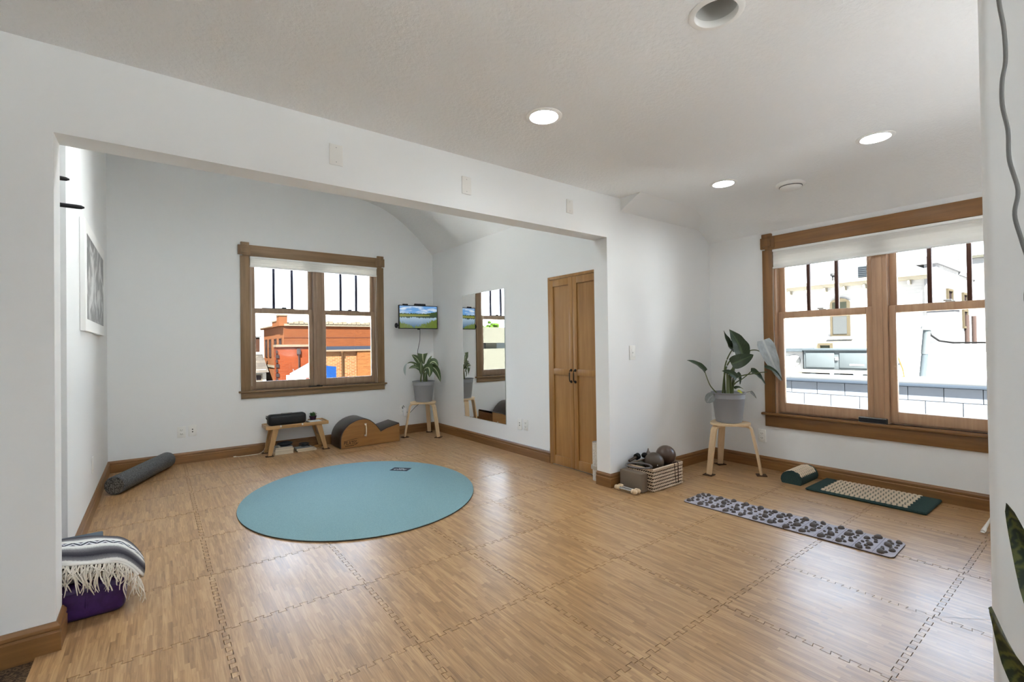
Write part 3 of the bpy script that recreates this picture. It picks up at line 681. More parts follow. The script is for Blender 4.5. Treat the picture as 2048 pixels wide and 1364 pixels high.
for k in range(84):
    x0 = -0.80 + 0.735 * (k + random.random()) / 84; z0 = hemz(x0) - 0.002; y0 = 2.822 + (max(0, (x0 + 0.17)) * 0.25 if x0 > -0.17 else 0)
    for q in range(3):
        L = random.uniform(0.05, 0.14); sw = random.gauss(0, 0.022); a0, f0, c_ = random.uniform(0, 6.28), random.uniform(2.5, 5.5), random.uniform(0.004, 0.013); pts = []
        for m in range(9):
            t = m / 8
            pts.append((x0 + sw * t ** 1.3 + c_ * (math.sin(a0 + f0 * t) - math.sin(a0)), y0 - 0.012 * math.sin(PI * min(1, t * 1.2)) - 0.004 + 0.004 * math.sin(a0 * 2 + 4 * t), max(0.006, z0 - L * t + 0.012 * max(0, t - 0.75))))
        b.tube(pts, [0.0027] * 6 + [0.0023, 0.002, 0.0013], 5)
x = b.obj('fringe', paint('fringe_cream', (0.78, 0.73, 0.65), 0.9), sb); x['kind'] = 'stuff'
b = B(); b.tube([(x_ / 100, 2.823 + (max(0, x_ / 100 + 0.17) * 0.25), hemz(x_ / 100) + 0.002) for x_ in range(-80, -6, 2)], 0.006, 8); b.obj('hem', paint('hem_white', (0.74, 0.72, 0.68), 0.95), sb)
tag(B().box(-0.62, -0.232, 3.125, 3.27, 0.166, 0.262, 0.006, 3).obj('yoga_block', paint('block_slate', (0.07, 0.095, 0.12), 0.7), None), 'slate blue foam yoga block behind the striped blanket on the bolster', 'yoga block')

# ================================================================== PICTURE AND RODS ON THE ALCOVE'S SIDE
pf = thing('framed_print', 'large white framed black and white flower print on the alcove wall', 'picture', (XL, 4.72, 1.34))
B().box(XL + 0.0005, XL + 0.028, 4.06, 5.40, 1.338, 2.072, 0.002, 1).obj('frame', paint('frame_white', (0.85, 0.85, 0.83), 0.5), pf)
@cached
def bwprint():
    x = NT('flower_print'); o = x.obj(); n1 = x.n('TexNoise', i_Vector=o, i_Scale=2.6, i_Detail=3.0, i_Distortion=2.2).outputs[0]
    mp = x.n('Mapping', i_0=o); mp.inputs['Location'].default_value = (0, 0.12, -0.28)
    g = x.n('TexGradient', gradient_type='SPHERICAL', i_Vector=mp.outputs[0]).outputs[1]
    n2 = x.n('TexNoise', i_Vector=o, i_Scale=11.0, i_Detail=4.0, i_Distortion=1.5).outputs[0]
    f = x.math('ADD', x.math('MULTIPLY', n1, 0.75), x.math('ADD', x.math('MULTIPLY', g, 0.2), x.math('MULTIPLY', n2, 0.25)))
    x.col(x.ramp(f, [(0.5, (0.05, 0.05, 0.05)), (0.62, (0.16, 0.16, 0.16)), (0.72, (0.6, 0.6, 0.59)), (0.9, (0.75, 0.75, 0.74))])); x.set(Roughness=0.3); return x.m
B().box(XL + 0.0275, XL + 0.0292, 4.155, 5.305, 1.418, 1.985).obj('print', bwprint(), pf, 0)
for z, tip, lb_ in ((2.068, -0.346, 'upper black rod poking out past the opening corner'), (1.935, -0.291, 'lower, longer black rod poking out past the opening corner')):
    b = B(); b.tube([(-1.0, 3.2, z), (tip - 0.03, 3.2, z), (tip - 0.012, 3.2, z), (tip, 3.2, z)], [0.011, 0.011, 0.010, 0.004], 12); b.lathe([(0.022, 0.0), (0.022, 0.006)], 16, (-1.0, 3.2, z), 'x')
    tag(b.obj('wall_rod', BLK, None), lb_, 'wall rod', 'black wall rods')

# ================================================================== TRAY TABLE AND WHAT IS ON IT
tt = thing('tray_table', 'low bamboo bed tray table standing by the back wall', 'table', (1.29, 5.93, 0))
b = B(); b.box(0.965, 1.615, 5.79, 6.06, 0.318, 0.328, 0.002); b.obj('tray_top', bamboo('x'), tt)
b = B(); b.box(0.955, 1.625, 5.785, 5.797, 0.300, 0.340, 0.004); b.box(0.955, 1.625, 6.053, 6.065, 0.300, 0.340, 0.004); b.box(0.955, 0.967, 5.797, 6.053, 0.300, 0.340, 0.004); b.box(1.613, 1.625, 5.797, 6.053, 0.300, 0.340, 0.004); b.obj('tray_rim', bamboo('x'), tt)
b = B(); b.box(1.10, 1.33, 5.772, 5.784, 0.325, 0.337, 0.002); b.obj('page_stop', bamboo('x'), tt)
b = B(); b.box(1.095, 1.108, 5.765, 5.786, 0.32, 0.340, 0.002); b.box(1.322, 1.335, 5.765, 5.786, 0.32, 0.340, 0.002); b.obj('clips', paint('clip_white', (0.8, 0.8, 0.78)), tt)['kind'] = 'stuff'
for sx_, xt, xb in ((-1, 1.06, 0.992), (1, 1.515, 1.595)):
    for y in (5.812, 6.038):
        b = B(); b.prism([(xt - 0.032, 0.318), (xt + 0.032, 0.318), (xb + 0.02, 0.008), (xb - 0.02, 0.008)], 'y', y - 0.009, y + 0.009); b.obj('leg', bamboo('z'), tt)
    b = B(); zt, zb = 0.312, 0.16; b.prism([(xt - 0.006, zt), (xt + 0.006, zt), (xt + (xb - xt) * 0.5 + 0.006, zb), (xt + (xb - xt) * 0.5 - 0.006, zb)], 'y', 5.82, 6.03); b.obj('end_panel', bamboo('y'), tt)
    b = B(); b.tube([(xt + (xb - xt) * 0.2, 5.83, 0.29), (xb, 6.02, 0.04)], 0.006, 6); b.obj('brace', bamboo('y'), tt)
PAD = paint('felt_pad', (0.06, 0.032, 0.016), 0.9)
for k, (x, y) in enumerate(((0.99, 5.812), (0.99, 6.038), (1.597, 5.812), (1.597, 6.038))): tag(B().box(x - 0.04, x + 0.04, y - 0.03, y + 0.03, 0.0006, 0.008, 0.002).obj('felt_pad', PAD, None), 'small dark felt square under the %s leg of the tray table' % ('front leg nearest the foam roller,rear leg nearest the foam roller,front leg nearest the wooden barrel,rear leg nearest the wooden barrel'.split(',')[k].replace(' leg', '', 1)), 'felt pad', 'felt pads under furniture')
sp = thing('portable_speaker', 'long black portable speaker on the bamboo tray table', 'speaker', (1.19, 5.9, 0.3285))
b = B(); b.box(0.985, 1.392, 5.835, 5.965, 0.3285, 0.455, 0.038, 5); b.obj('speaker_body', paint('speaker_black', (0.011, 0.012, 0.014), 0.42), sp)
b = B(); b.box(1.02, 1.36, 5.831, 5.838, 0.352, 0.42, 0.003); b.obj('grille', speckle('speaker_grille', (0.004, 0.004, 0.005), (0.02, 0.02, 0.022), 500.0, 0.7), sp)
b = B(); b.box(1.13, 1.25, 5.87, 5.93, 0.4535, 0.458, 0.002); b.obj('control_panel', paint('speaker_panel', (0.1, 0.105, 0.11), 0.25), sp)
b = B(); b.tube([(0.99, 5.9, 0.43), (0.975, 5.9, 0.445), (0.975, 5.9, 0.42), (0.987, 5.9, 0.40)], 0.006, 8); b.obj('strap_loop', BLK, sp)
sc2 = thing('small_succulent', 'tiny green succulent in a dark purple pot on the tray table', 'plant', (1.50, 6.0, 0.3285))
B().lathe([(0.03, 0.0), (0.036, 0.03), (0.042, 0.052), (0.044, 0.056), (0.038, 0.056), (0.034, 0.044), (0.0, 0.044)], 20, (1.50, 6.0, 0.3285), cap=False).obj('pot', paint('pot_plum', (0.04, 0.012, 0.03), 0.4), sc2)
random.seed(5); b = B()
for k in range(26):
    a = random.random() * 6.28; r = random.uniform(0.0, 0.03); rr = random.uniform(0.02, 0.032); p = Vector((1.50 + r * math.cos(a), 6.0 + r * math.sin(a), 0.375))
    b.leaf(p, p + Vector((rr * 0.5 * math.cos(a), rr * 0.5 * math.sin(a), 0.03)), p + Vector((rr * math.cos(a), rr * math.sin(a), 0.045 + random.uniform(-0.015, 0.01))), 0.016, (0.01, 0, 1), 4)
b.obj('rosette_leaves', leafmat('succulent', (0.03, 0.09, 0.02), (0.05, 0.14, 0.03)), sc2)['kind'] = 'stuff'
wc = B(); wc.lathe([(0.018, 0.0), (0.018, 0.04), (0.012, 0.06), (0.008, 0.10), (0.0035, 0.125), (0.0, 0.127)], 16, (1.428, 6.02, 0.3285)); tag(wc.obj('spray_bottle', paint('bottle_white', (0.72, 0.72, 0.7), 0.35), None), 'small white tapered bottle behind the black speaker', 'bottle')
cdv = thing('card_stack', 'white card on a dark booklet on the tray table', 'card', (1.48, 5.87, 0.3285))
b = B(); b.box(1.405, 1.565, 5.80, 5.955, 0.3285, 0.337, 0.001, 1); b.obj('booklet', paint('booklet_dark', (0.02, 0.03, 0.028), 0.5), cdv)
b = B(); b.box(1.425, 1.555, 5.81, 5.95, 0.337, 0.339); c_ = b.obj('card', paint('card_white', (0.8, 0.83, 0.85), 0.4), cdv)
b = B()
for k, (a, c) in enumerate(((0, 0.05), (0.012, 0.03))): b.box(1.475, 1.475 + c, 5.875 - k * 0.012, 5.879 - k * 0.012, 0.339, 0.3396)
b.obj('print_line', paint('print_grey', (0.3, 0.32, 0.35)), c_)['kind'] = 'stuff'
# under the tray
pg = paint('page_cream', (0.62, 0.53, 0.40), 0.8)
def bookx(x0, x1, y0, y1, z0, z1, cover, label, rz=0.0):
    c = Vector(((x0 + x1) / 2, (y0 + y1) / 2, z0)); t = thing('book', label, 'book', c, rz, 'books under the tray table'); h = z1 - z0
    T = ROOT[t.name]
    def put(b, n, m):
        b.bm.transform(T); return b.obj(n, m, t, 0)
    w_, d_ = (x1 - x0) / 2, (y1 - y0) / 2
    put(B().box(-w_ + 0.003, w_ - 0.003, -d_ + 0.003, d_ - 0.004, 0.0025, h - 0.0025), 'pages', pg)
    b = B(); b.box(-w_, w_, -d_, d_, 0, 0.0022); b.box(-w_, w_, -d_, d_, h - 0.0022, h); b.box(-w_, w_, d_ - 0.003, d_, 0.0022, h - 0.0022); put(b, 'cover', cover)
CB = paint('cover_dark', (0.05, 0.045, 0.045), 0.5); CC = paint('cover_cream', (0.6, 0.52, 0.42), 0.6); CG = paint('cover_grey', (0.3, 0.3, 0.28), 0.6)
bookx(1.05, 1.245, 5.835, 6.0, 0.0008, 0.036, CC, 'thick cream-paged book at the bottom of the taller pile under the tray table')
bookx(1.052, 1.248, 5.838, 6.0, 0.0365, 0.062, CC, 'middle cream-paged book of the taller pile under the tray table', 0.01)
bookx(1.06, 1.24, 5.845, 6.0, 0.0625, 0.080, CG, 'thin topmost book of the taller pile, under a black pouch', -0.02)
bookx(1.285, 1.50, 5.84, 5.99, 0.0008, 0.018, CC, 'lowest thin book of the flat pile near the wooden barrel', 0.05)
bookx(1.275, 1.46, 5.835, 5.98, 0.0185, 0.040, CG, 'grey-covered upper book of the flat pile, under black cables', 0.02)
b = B(); b.sph((1.17, 5.925, 0.106), 0.085, 24, 12, (1.0, 0.75, 0.29)); tag(b.obj('pouch', paint('pouch_black', (0.01, 0.012, 0.014), 0.6), None), 'black oval pouch on the taller book pile', 'pouch')
b = B(); b.tube([(1.075 + 0.002 * k, 5.86 + 0.04 * math.sin(k * 0.8), 0.0885 + 0.004 * (k % 3)) for k in range(14)], 0.008, 6); tag(b.obj('rolled_strap', paint('strap_grey', (0.32, 0.30, 0.26), 0.9), None), 'crumpled grey-beige strap beside the black pouch on books', 'strap')
def coil(c, r, n, tr, seed):
    random.seed(seed); P = []
    for k in range(n * 10):
        a = 2 * PI * k / 10; q = r * (0.7 + 0.3 * math.sin(k * 0.37 + seed)); P.append((c[0] + q * math.cos(a), c[1] + 0.7 * q * math.sin(a), c[2] + tr + 0.011 * (k / (n * 10)) * n + random.uniform(0, 0.004)))
    return B().tube(P, tr, 6)
tag(coil((1.375, 5.90, 0.0405), 0.06, 4, 0.005, 2).obj('cable_coil', BLK, None), 'tangled black cable on the grey-covered book', 'cable', 'cables under the tray table')
tag(coil((1.535, 5.93, 0.001), 0.045, 3, 0.0045, 4).obj('cable_coil', paint('cable_tan', (0.36, 0.18, 0.05), 0.6), None), 'coiled orange-brown cable on the floor under the tray table', 'cable', 'cables under the tray table')
b = B(); P = [(0.69, 6.045, 0.006), (0.74, 6.03, 0.004), (0.83, 6.02, 0.004), (0.92, 6.035, 0.004), (0.965, 6.06, 0.02), (0.99, 6.07, 0.06), (1.0, 6.075, 0.14)]
wcb = thing('extension_lead', 'thin white cord trailing on the floor by the tray table', 'cable', (0.83, 6.03, 0))
b.tube(P, 0.0032, 6); b.obj('cord', paint('cord_white', (0.75, 0.72, 0.62), 0.7), wcb)
B().box(0.668, 0.695, 6.038, 6.054, 0.0005, 0.012, 0.003).obj('plug', paint('plug_white', (0.75, 0.7, 0.6)), wcb)

# ================================================================== SPINE BARREL
sb2 = thing('spine_corrector', 'wooden exercise barrel with brown padded hump and ramp, PILATES on its side', 'exercise barrel', (2.09, 5.84, 0))
hump = [(1.728, 0.006), (1.728, 0.101)]
hump += [(1.99 - 0.262 * math.cos(a), 0.101 + 0.226 * math.sin(a)) for a in [PI / 2 * k / 9 for k in range(1, 10)]]
hump += [(2.03, 0.322), (2.077, 0.302), (2.115, 0.272), (2.152, 0.236), (2.183, 0.194), (2.213, 0.150)]
side = hump + [(2.29, 0.184), (2.46, 0.224), (2.46, 0.006)]
YF, YK = 5.65, 6.03
SPW = wood('barrel_wood', (0.235, 0.105, 0.028), (0.34, 0.165, 0.05), 'x', 0.35)
b = B(); b.prism(side, 'y', YF, YF + 0.018); b.obj('side_panel', SPW, sb2, 30); b = B(); b.prism(side, 'y', YK - 0.018, YK); b.obj('side_panel', SPW, sb2, 30)
b = B(); b.box(2.442, 2.459, YF + 0.018, YK - 0.018, 0.006, 0.205); b.obj('end_panel', SPW, sb2)
LEA = paint('brown_vinyl', (0.035, 0.02, 0.014), 0.33, 0.0, 0.5)
def pad(poly, th):
    b = B(); n = len(poly); rows = []
    for yy, dd in ((YF + 0.004, 0.0), (YF + 0.006, th * 0.75), (YF + 0.016, th), (YK - 0.016, th), (YK - 0.006, th * 0.75), (YK - 0.004, 0.0)):
        row = []
        for i, (px_, pz) in enumerate(poly):
            a = Vector(poly[max(i - 1, 0)]); c = Vector(poly[min(i + 1, n - 1)]); t = (c - a).normalized(); nn = Vector((-t.y, t.x))
            row.append(b.bm.verts.new((px_ + nn.x * dd, yy, pz + nn.y * dd)))
        rows.append(row)
    for i in range(len(rows) - 1):
        for k in range(n - 1): b.bm.faces.new((rows[i][k], rows[i][k + 1], rows[i + 1][k + 1], rows[i + 1][k]))
    return b
pad(hump, 0.012).obj('hump_pad', LEA, sb2, 50); pad([(2.213, 0.150), (2.25, 0.167), (2.29, 0.184), (2.38, 0.205), (2.46, 0.224)], 0.012).obj('ramp_pad', LEA, sb2, 50)
for z_ in (0.255, 0.118): B().box(2.008, 2.034, YF - 0.004, YF, z_, z_ + 0.02, 0.001).obj('handle_plate', metal('chrome', (0.8, 0.78, 0.74), 0.2), sb2)
b = B(); b.tube([(2.021, YF - 0.003, 0.258), (2.021, YF - 0.02, 0.25), (2.021, YF - 0.026, 0.22), (2.021, YF - 0.026, 0.17), (2.021, YF - 0.02, 0.142), (2.021, YF - 0.003, 0.135)], 0.008, 8); b.obj('strap_handle', paint('strap_tan', (0.62, 0.52, 0.38), 0.5), sb2)
INK = paint('brand_ink', (0.02, 0.008, 0.005), 0.6)
b = text_bm('PILATES', 0.062); b.bm.transform(Matrix.Translation((1.835, YF - 0.0006, 0.062)) @ Matrix.Rotation(math.radians(2), 4, 'Y') @ Matrix.Rotation(PI / 2, 4, 'X') @ Matrix.Scale(0.72, 4, (1, 0, 0))); b.obj('lettering', INK, sb2, 0)
b = B(); b.tube([(1.765, YF - 0.001, 0.09), (1.80, YF - 0.001, 0.094), (1.85, YF - 0.001, 0.102), (1.905, YF - 0.001, 0.106), (1.93, YF - 0.001, 0.102)], [0.0015, 0.003, 0.0035, 0.0035, 0.001], 6, sx=1, sy=0.5)
b.tube([(1.93, YF - 0.001, 0.07), (1.925, YF - 0.001, 0.055), (1.905, YF - 0.001, 0.042), (1.885, YF - 0.001, 0.036)], [0.001, 0.003, 0.003, 0.001], 6)
for k in range(9): b.box(1.772 + k * 0.012, 1.781 + k * 0.012, YF - 0.0012, YF + 0.001, 0.026, 0.034)
b.obj('emblem_swoosh', INK, sb2)['kind'] = 'stuff'

# ================================================================== STOOLS AND POTTED PLANTS
def stool(c, ang, zs, label, padlab):
    t = thing('plant_stool', label, 'stool', (c[0], c[1], 0), 0, 'birch plant stools')
    P = []
    for k in range(72):
        a = 2 * PI * k / 72; rr = 0.168 + 0.016 * math.cos(3 * (a - ang)); P.append((c[0] + rr * math.cos(a), c[1] + rr * math.sin(a)))
    b = B(); b.prism(P, 'z', zs - 0.02, zs); bmesh.ops.bevel(b.bm, geom=[e for e in b.bm.edges if abs(e.verts[0].co.z - e.verts[1].co.z) < 1e-6], offset=0.004, segments=2, affect='EDGES'); b.obj('seat', birch('x'), t, 30)
    for k in range(3):
        a = ang + 2 * PI * k / 3; d = Vector((math.cos(a), math.sin(a), 0)); s_ = Vector((-d.y, d.x, 0))
        path = [(0.09, zs - 0.028), (0.15, zs - 0.0285), (0.168, zs - 0.033), (0.183, zs - 0.045), (0.192, zs - 0.065), (0.198, zs - 0.095), (0.225, zs * 0.5), (0.262, 0.0085)]
        cc = Vector((c[0], c[1], 0)); b = B(); rows = []; hw = 0.029
        for i, (r, z) in enumerate(path):
            q0, q1 = path[max(i - 1, 0)], path[min(i + 1, 7)]; tg = Vector((q1[0] - q0[0], q1[1] - q0[1])).normalized(); nn = Vector((-tg.y, tg.x)) * 0.0085
            if i == 7: nn = Vector((0.0085, 0))
            w_ = hw * (0.8 if i == 7 else 1.0)
            rows.append([b.bm.verts.new(cc + d * (r + sg * nn.x) + s_ * (w_ * sd_) + Vector((0, 0, z + sg * nn.y))) for sg, sd_ in ((1, -1), (1, 1), (-1, 1), (-1, -1))])
        for i in range(7): b.bridge(rows[i], rows[i + 1])
        b.bm.faces.new(rows[0]); b.bm.faces.new(list(reversed(rows[-1]))); b.obj('leg', birch('z'), t, 35)
        p = cc + d * 0.262; bb = B(); R_ = Matrix.Rotation(a + 0.3, 3, 'Z'); bb.box(p.x - 0.042, p.x + 0.042, p.y - 0.042, p.y + 0.042, 0.0006, 0.0082, 0.002, rot=R_)
        tag(bb.obj('felt_pad', PAD, None), padlab[k], 'felt pad', 'felt pads under furniture')
    return t
S1, S2 = Vector((2.872, 5.783, 0)), Vector((4.237, 2.262, 0)); ZS = 0.462
stool(S1, math.radians(168), ZS, 'birch three-legged stool in the far corner, holding the striped-leaf plant', ['felt pad under the far-corner stool leg nearest the wooden barrel', 'felt pad under the far-corner stool leg nearest the mirror', 'felt pad under the far-corner stool leg deepest in the corner'])
stool(S2, math.radians(167), ZS, 'birch three-legged stool by the window, holding the big-leaved plant', ['felt pad under the window stool leg nearest the basket', 'felt pad under the window stool leg nearest the spiky pillow', 'felt pad under the window stool leg deepest in the corner'])
POT = paint('grey_plastic_pot', (0.30, 0.31, 0.33), 0.4); SOIL = speckle('potting_soil', (0.03, 0.022, 0.015), (0.09, 0.065, 0.045), 90.0, 0.95)
def pot(c, zs, t, hh=0.277):
    c = (c[0], c[1], zs + 0.0008)
    B().lathe([(0.10, 0.0), (0.112, 0.004), (0.1145, 0.03), (0.117, 0.034), (0.138, hh - 0.06), (0.142, hh - 0.055), (0.143, hh - 0.015), (0.152, hh - 0.008), (0.154, hh - 0.002), (0.15, hh), (0.144, hh - 0.003), (0.138, hh - 0.03), (0.136, hh - 0.045)], 48, c, cap=False).obj('pot', POT, t, 35)
    B().lathe([(0.0, hh - 0.035), (0.08, hh - 0.036), (0.1375, hh - 0.04)], 32, c, cap=False).obj('soil', SOIL, t)
    return zs + hh - 0.036
RH, FH, UZ = Vector((0.797, -0.604, 0)), Vector((0.604, 0.797, 0)), Vector((0, 0, 1))
def lf(c, s_, uc, vc, z0):      # plant-local frame: across, up, depth
    return lambda u, v, d=0.0: Vector((c[0], c[1], z0)) + RH * ((u - uc) * s_) + UZ * ((vc - v) * s_) + FH * d
# big-leaved plant
p2 = thing('elephant_ear_plant', 'big-leaved dark green plant in a grey pot on the window stool', 'plant', (S2.x, S2.y, ZS))
zs2 = pot(S2, ZS, p2); q = lf(S2, 0.00466, 1455, 782, zs2 + 0.026)
DG = leafmat('dark_green_leaf', (0.022, 0.036, 0.014), (0.05, 0.075, 0.03), (0.07, 0.085, 0.05), 0.4)
SL = leafmat('glare_leaf', (0.42, 0.47, 0.5), (0.55, 0.6, 0.6), (0.4, 0.45, 0.46), 0.25)  # pale colour stands for window light reflected off a glossy leaf
GL = leafmat('grey_leaf', (0.2, 0.21, 0.2), (0.27, 0.28, 0.27), None, 0.5); YL = leafmat('yellow_leaf', (0.4, 0.4, 0.06), (0.5, 0.5, 0.1))
STM = paint('leaf_stalk', (0.075, 0.095, 0.028), 0.45); STK = paint('pale_stalk', (0.14, 0.16, 0.07), 0.45)
cam_n = -FH + UZ * 0.35
def leafo(t, m, a, mid, z, wpx, s_, n=None, shape='heart', fold=0.25, wave=0.015, lab=None):
    o = B().leaf(a, mid, z, wpx * s_, n or cam_n, 12, fold, shape, wave).obj('leaf', m, t, 0 if False else 80, fixn=False)
    if lab: o['label'] = lab
    return o
s2 = 0.00466
leafo(p2, DG, q(1407, 738, -0.03), q(1395, 722, -0.03), q(1370, 715, -0.04), 19, s2, -FH * 0.7 + UZ)
leafo(p2, DG, q(1468, 693, 0.02), q(1452, 690, 0.0), q(1450, 657, 0.02), 20, s2, -FH + RH * 0.7, 'heart', 0.7, 0.05)
leafo(p2, DG, q(1482, 708, -0.02), q(1478, 685, -0.04), q(1459, 655, 0.0), 37, s2, -FH + RH * 0.15 + UZ * 0.25, 'heart', 0.2, 0.03)
leafo(p2, DG, q(1456, 724, -0.06), q(1476, 716, -0.08), q(1501, 706, -0.05), 28, s2, -FH + UZ * 0.5, 'heart', 0.2, 0.02)
leafo(p2, SL, q(1524, 677, -0.02), q(1532, 706, -0.05), q(1558, 759, -0.02), 30, s2, -FH - RH * 0.45 + UZ * 0.3, 'heart', 0.35, 0.085, 'leaf coloured pale as window glare, reaching across the casing')
leafo(p2, DG, q(1521, 731, -0.06), q(1541, 735, -0.07), q(1556, 758, -0.06), 11, s2, -FH + UZ, 'heart', 0.5, 0.02)
leafo(p2, DG, q(1495, 738, -0.05), q(1507, 741, -0.06), q(1525, 766, -0.04), 16, s2, -FH + UZ * 0.7 + RH * 0.4, 'heart', 0.4, 0.03)
leafo(p2, DG, q(1464, 752, -0.08), q(1452, 738, -0.09), q(1436, 737, -0.07), 15, s2, -FH + UZ * 0.6, 'heart', 0.3, 0.03)
leafo(p2, DG, q(1468, 741, -0.05), q(1473, 750, -0.06), q(1473, 765, -0.05), 10, s2, -FH + RH * 0.5, 'heart', 0.4, 0.02)
leafo(p2, DG, q(1461, 772, -0.06), q(1468, 766, -0.07), q(1479, 774, -0.06), 8, s2, UZ - FH * 0.6)
leafo(p2, YL, q(1466, 776, -0.07), q(1470, 777, -0.09), q(1474, 785, -0.1), 7, s2, UZ - FH, lab='small yellowing leaf at the rim')
leafo(p2, GL, q(1424, 785, -0.02), q(1413, 787, -0.05), q(1407, 800, -0.05), 19, s2, -FH + UZ * 0.3, 'round', 0.15, 0.01, 'dull grey leaf hanging over the pot edge')
leafo(p2, GL, q(1499, 780, 0.0), q(1504, 783, 0.0), q(1511, 794, 0.0), 6, s2, -FH + UZ * 0.3)
def stalk(t, pts, r0, r1, m=None): 
    n = len(pts); b = B(); sm = []
    for i in range(n - 1):
        p0, p1, p2_, p3 = pts[max(i - 1, 0)], pts[i], pts[i + 1], pts[min(i + 2, n - 1)]
        for k in range(6):
            u = k / 6; sm.append(0.5 * ((2 * p1) + (p2_ - p0) * u + (2 * p0 - 5 * p1 + 4 * p2_ - p3) * u * u + (3 * p1 - p0 - 3 * p2_ + p3) * u ** 3))
    sm.append(pts[-1]); N = len(sm)
    b.tube(sm, [r0 + (r1 - r0) * i / (N - 1) for i in range(N)], 7); return b.obj('stalk', m or STM, t, 60)
bs = 782 + 4
stalk(p2, [q(1436, bs), q(1420, 768), q(1410, 748, -0.02), q(1406, 737, -0.03)], 0.006, 0.0032, STK)
stalk(p2, [q(1446, bs, -0.02), q(1447, 738, -0.01), q(1454, 714), q(1467, 694, 0.02)], 0.008, 0.005)
stalk(p2, [q(1441, bs, -0.02), q(1447, 740, -0.02), q(1460, 716, -0.01), q(1480, 707, -0.02)], 0.008, 0.006)
stalk(p2, [q(1457, bs, -0.03), q(1454, 752, -0.04), q(1459, 738, -0.05), q(1464, 722, -0.05)], 0.02, 0.012)
stalk(p2, [q(1449, bs, -0.05), q(1449, 756, -0.05), q(1448, 742, -0.05)], 0.018, 0.008, STK)
stalk(p2, [q(1462, bs, -0.02), q(1462, 760, -0.02), q(1474, 712, 0.0), q(1497, 699, 0.0), q(1512, 697, 0.0), q(1524, 703, -0.02)], 0.008, 0.004)
stalk(p2, [q(1459, bs, -0.04), q(1463, 757, -0.04), q(1474, 748, -0.05), q(1500, 743, -0.06), q(1526, 740, -0.06)], 0.009, 0.004)
stalk(p2, [q(1456, bs, -0.05), q(1462, 764, -0.05), q(1480, 752, -0.05), q(1496, 739, -0.05)], 0.007, 0.004)
stalk(p2, [q(1448, 745, -0.05), q(1455, 735, -0.06), q(1462, 728, -0.06)], 0.005, 0.003)
stalk(p2, [q(1478, 784, 0.0), q(1490, 781, 0.0), q(1500, 780, 0.0)], 0.003, 0.002)
stalk(p2, [q(1440, 786, -0.02), q(1432, 782, -0.03), q(1424, 785, -0.02)], 0.004, 0.003)
# striped-leaf plant
p1 = thing('dumb_cane_plant', 'plant with pale-striped green leaves in a grey pot below the screen', 'plant', (S1.x, S1.y, ZS))
zs1 = pot(S1, ZS, p1); s1 = 0.00678; q = lf(S1, s1, 848, 759, zs1 + 0.03)
VG = leafmat('striped_leaf', (0.05, 0.085, 0.03), (0.42, 0.46, 0.28), (0.1, 0.13, 0.07), 0.35); SLV = leafmat('pale_strip_leaf', (0.35, 0.42, 0.42), (0.5, 0.55, 0.55), None, 0.25)
for a, c, z, w_, n, sh, m in (
    ((842, 727), (838, 712), (825, 706), 11, cam_n, 'lance', VG), ((850, 724, -0.03), (848, 714, -0.06), (848, 704, -0.03), 21, cam_n, 'wedge', VG),
    ((838, 728), (824, 718), (815, 724), 7, UZ - FH * 0.5, 'lance', VG), ((816, 723), (808, 731), (812, 747), 5, UZ - FH, 'lance', SLV),
    ((843, 735, -0.03), (833, 726, -0.05), (820, 733, -0.05), 9, UZ - FH, 'lance', VG), ((845, 738), (838, 728), (829, 723, -0.03), 11, cam_n, 'lance', VG),
    ((853, 735), (858, 720), (865, 708), 6, cam_n, 'lance', VG), ((856, 733), (868, 708, -0.02), (878, 730, -0.02), 14, UZ - FH * 1.2, 'lance', VG),
    ((850, 735, -0.04), (866, 722, -0.1), (863, 750, -0.12), 18, -FH + UZ * 0.4, 'lance', VG), ((855, 733, 0.02), (874, 722, 0.0), (882, 761, 0.0), 14, -FH + UZ * 0.4, 'lance', VG),
    ((844, 745, -0.02), (843, 730, -0.04), (845, 716, -0.03), 8, -FH + RH * 0.2, 'lance', VG), ((851, 756, -0.04), (853, 748, -0.07), (855, 739, -0.06), 6, -FH, 'lance', VG),
    ((848, 742, 0.05), (850, 725, 0.09), (862, 724, 0.12), 12, UZ, 'lance', VG), ((845, 742, 0.05), (838, 722, 0.1), (828, 722, 0.13), 12, UZ, 'lance', VG)):
    leafo(p1, m, q(*a), q(*c), q(*z), w_, s1, n, sh, 0.35, 0.01)
for pts in (((842, 764), (843, 752), (845, 740), (847, 728)), ((853, 764), (852, 752), (849, 742), (846, 735)), ((855, 764), (854, 748), (855, 736)), ((848, 764, 0.04), (847, 750, 0.05), (846, 740, 0.05))):
    stalk(p1, [q(*k) for k in pts], 0.013, 0.008, STK)

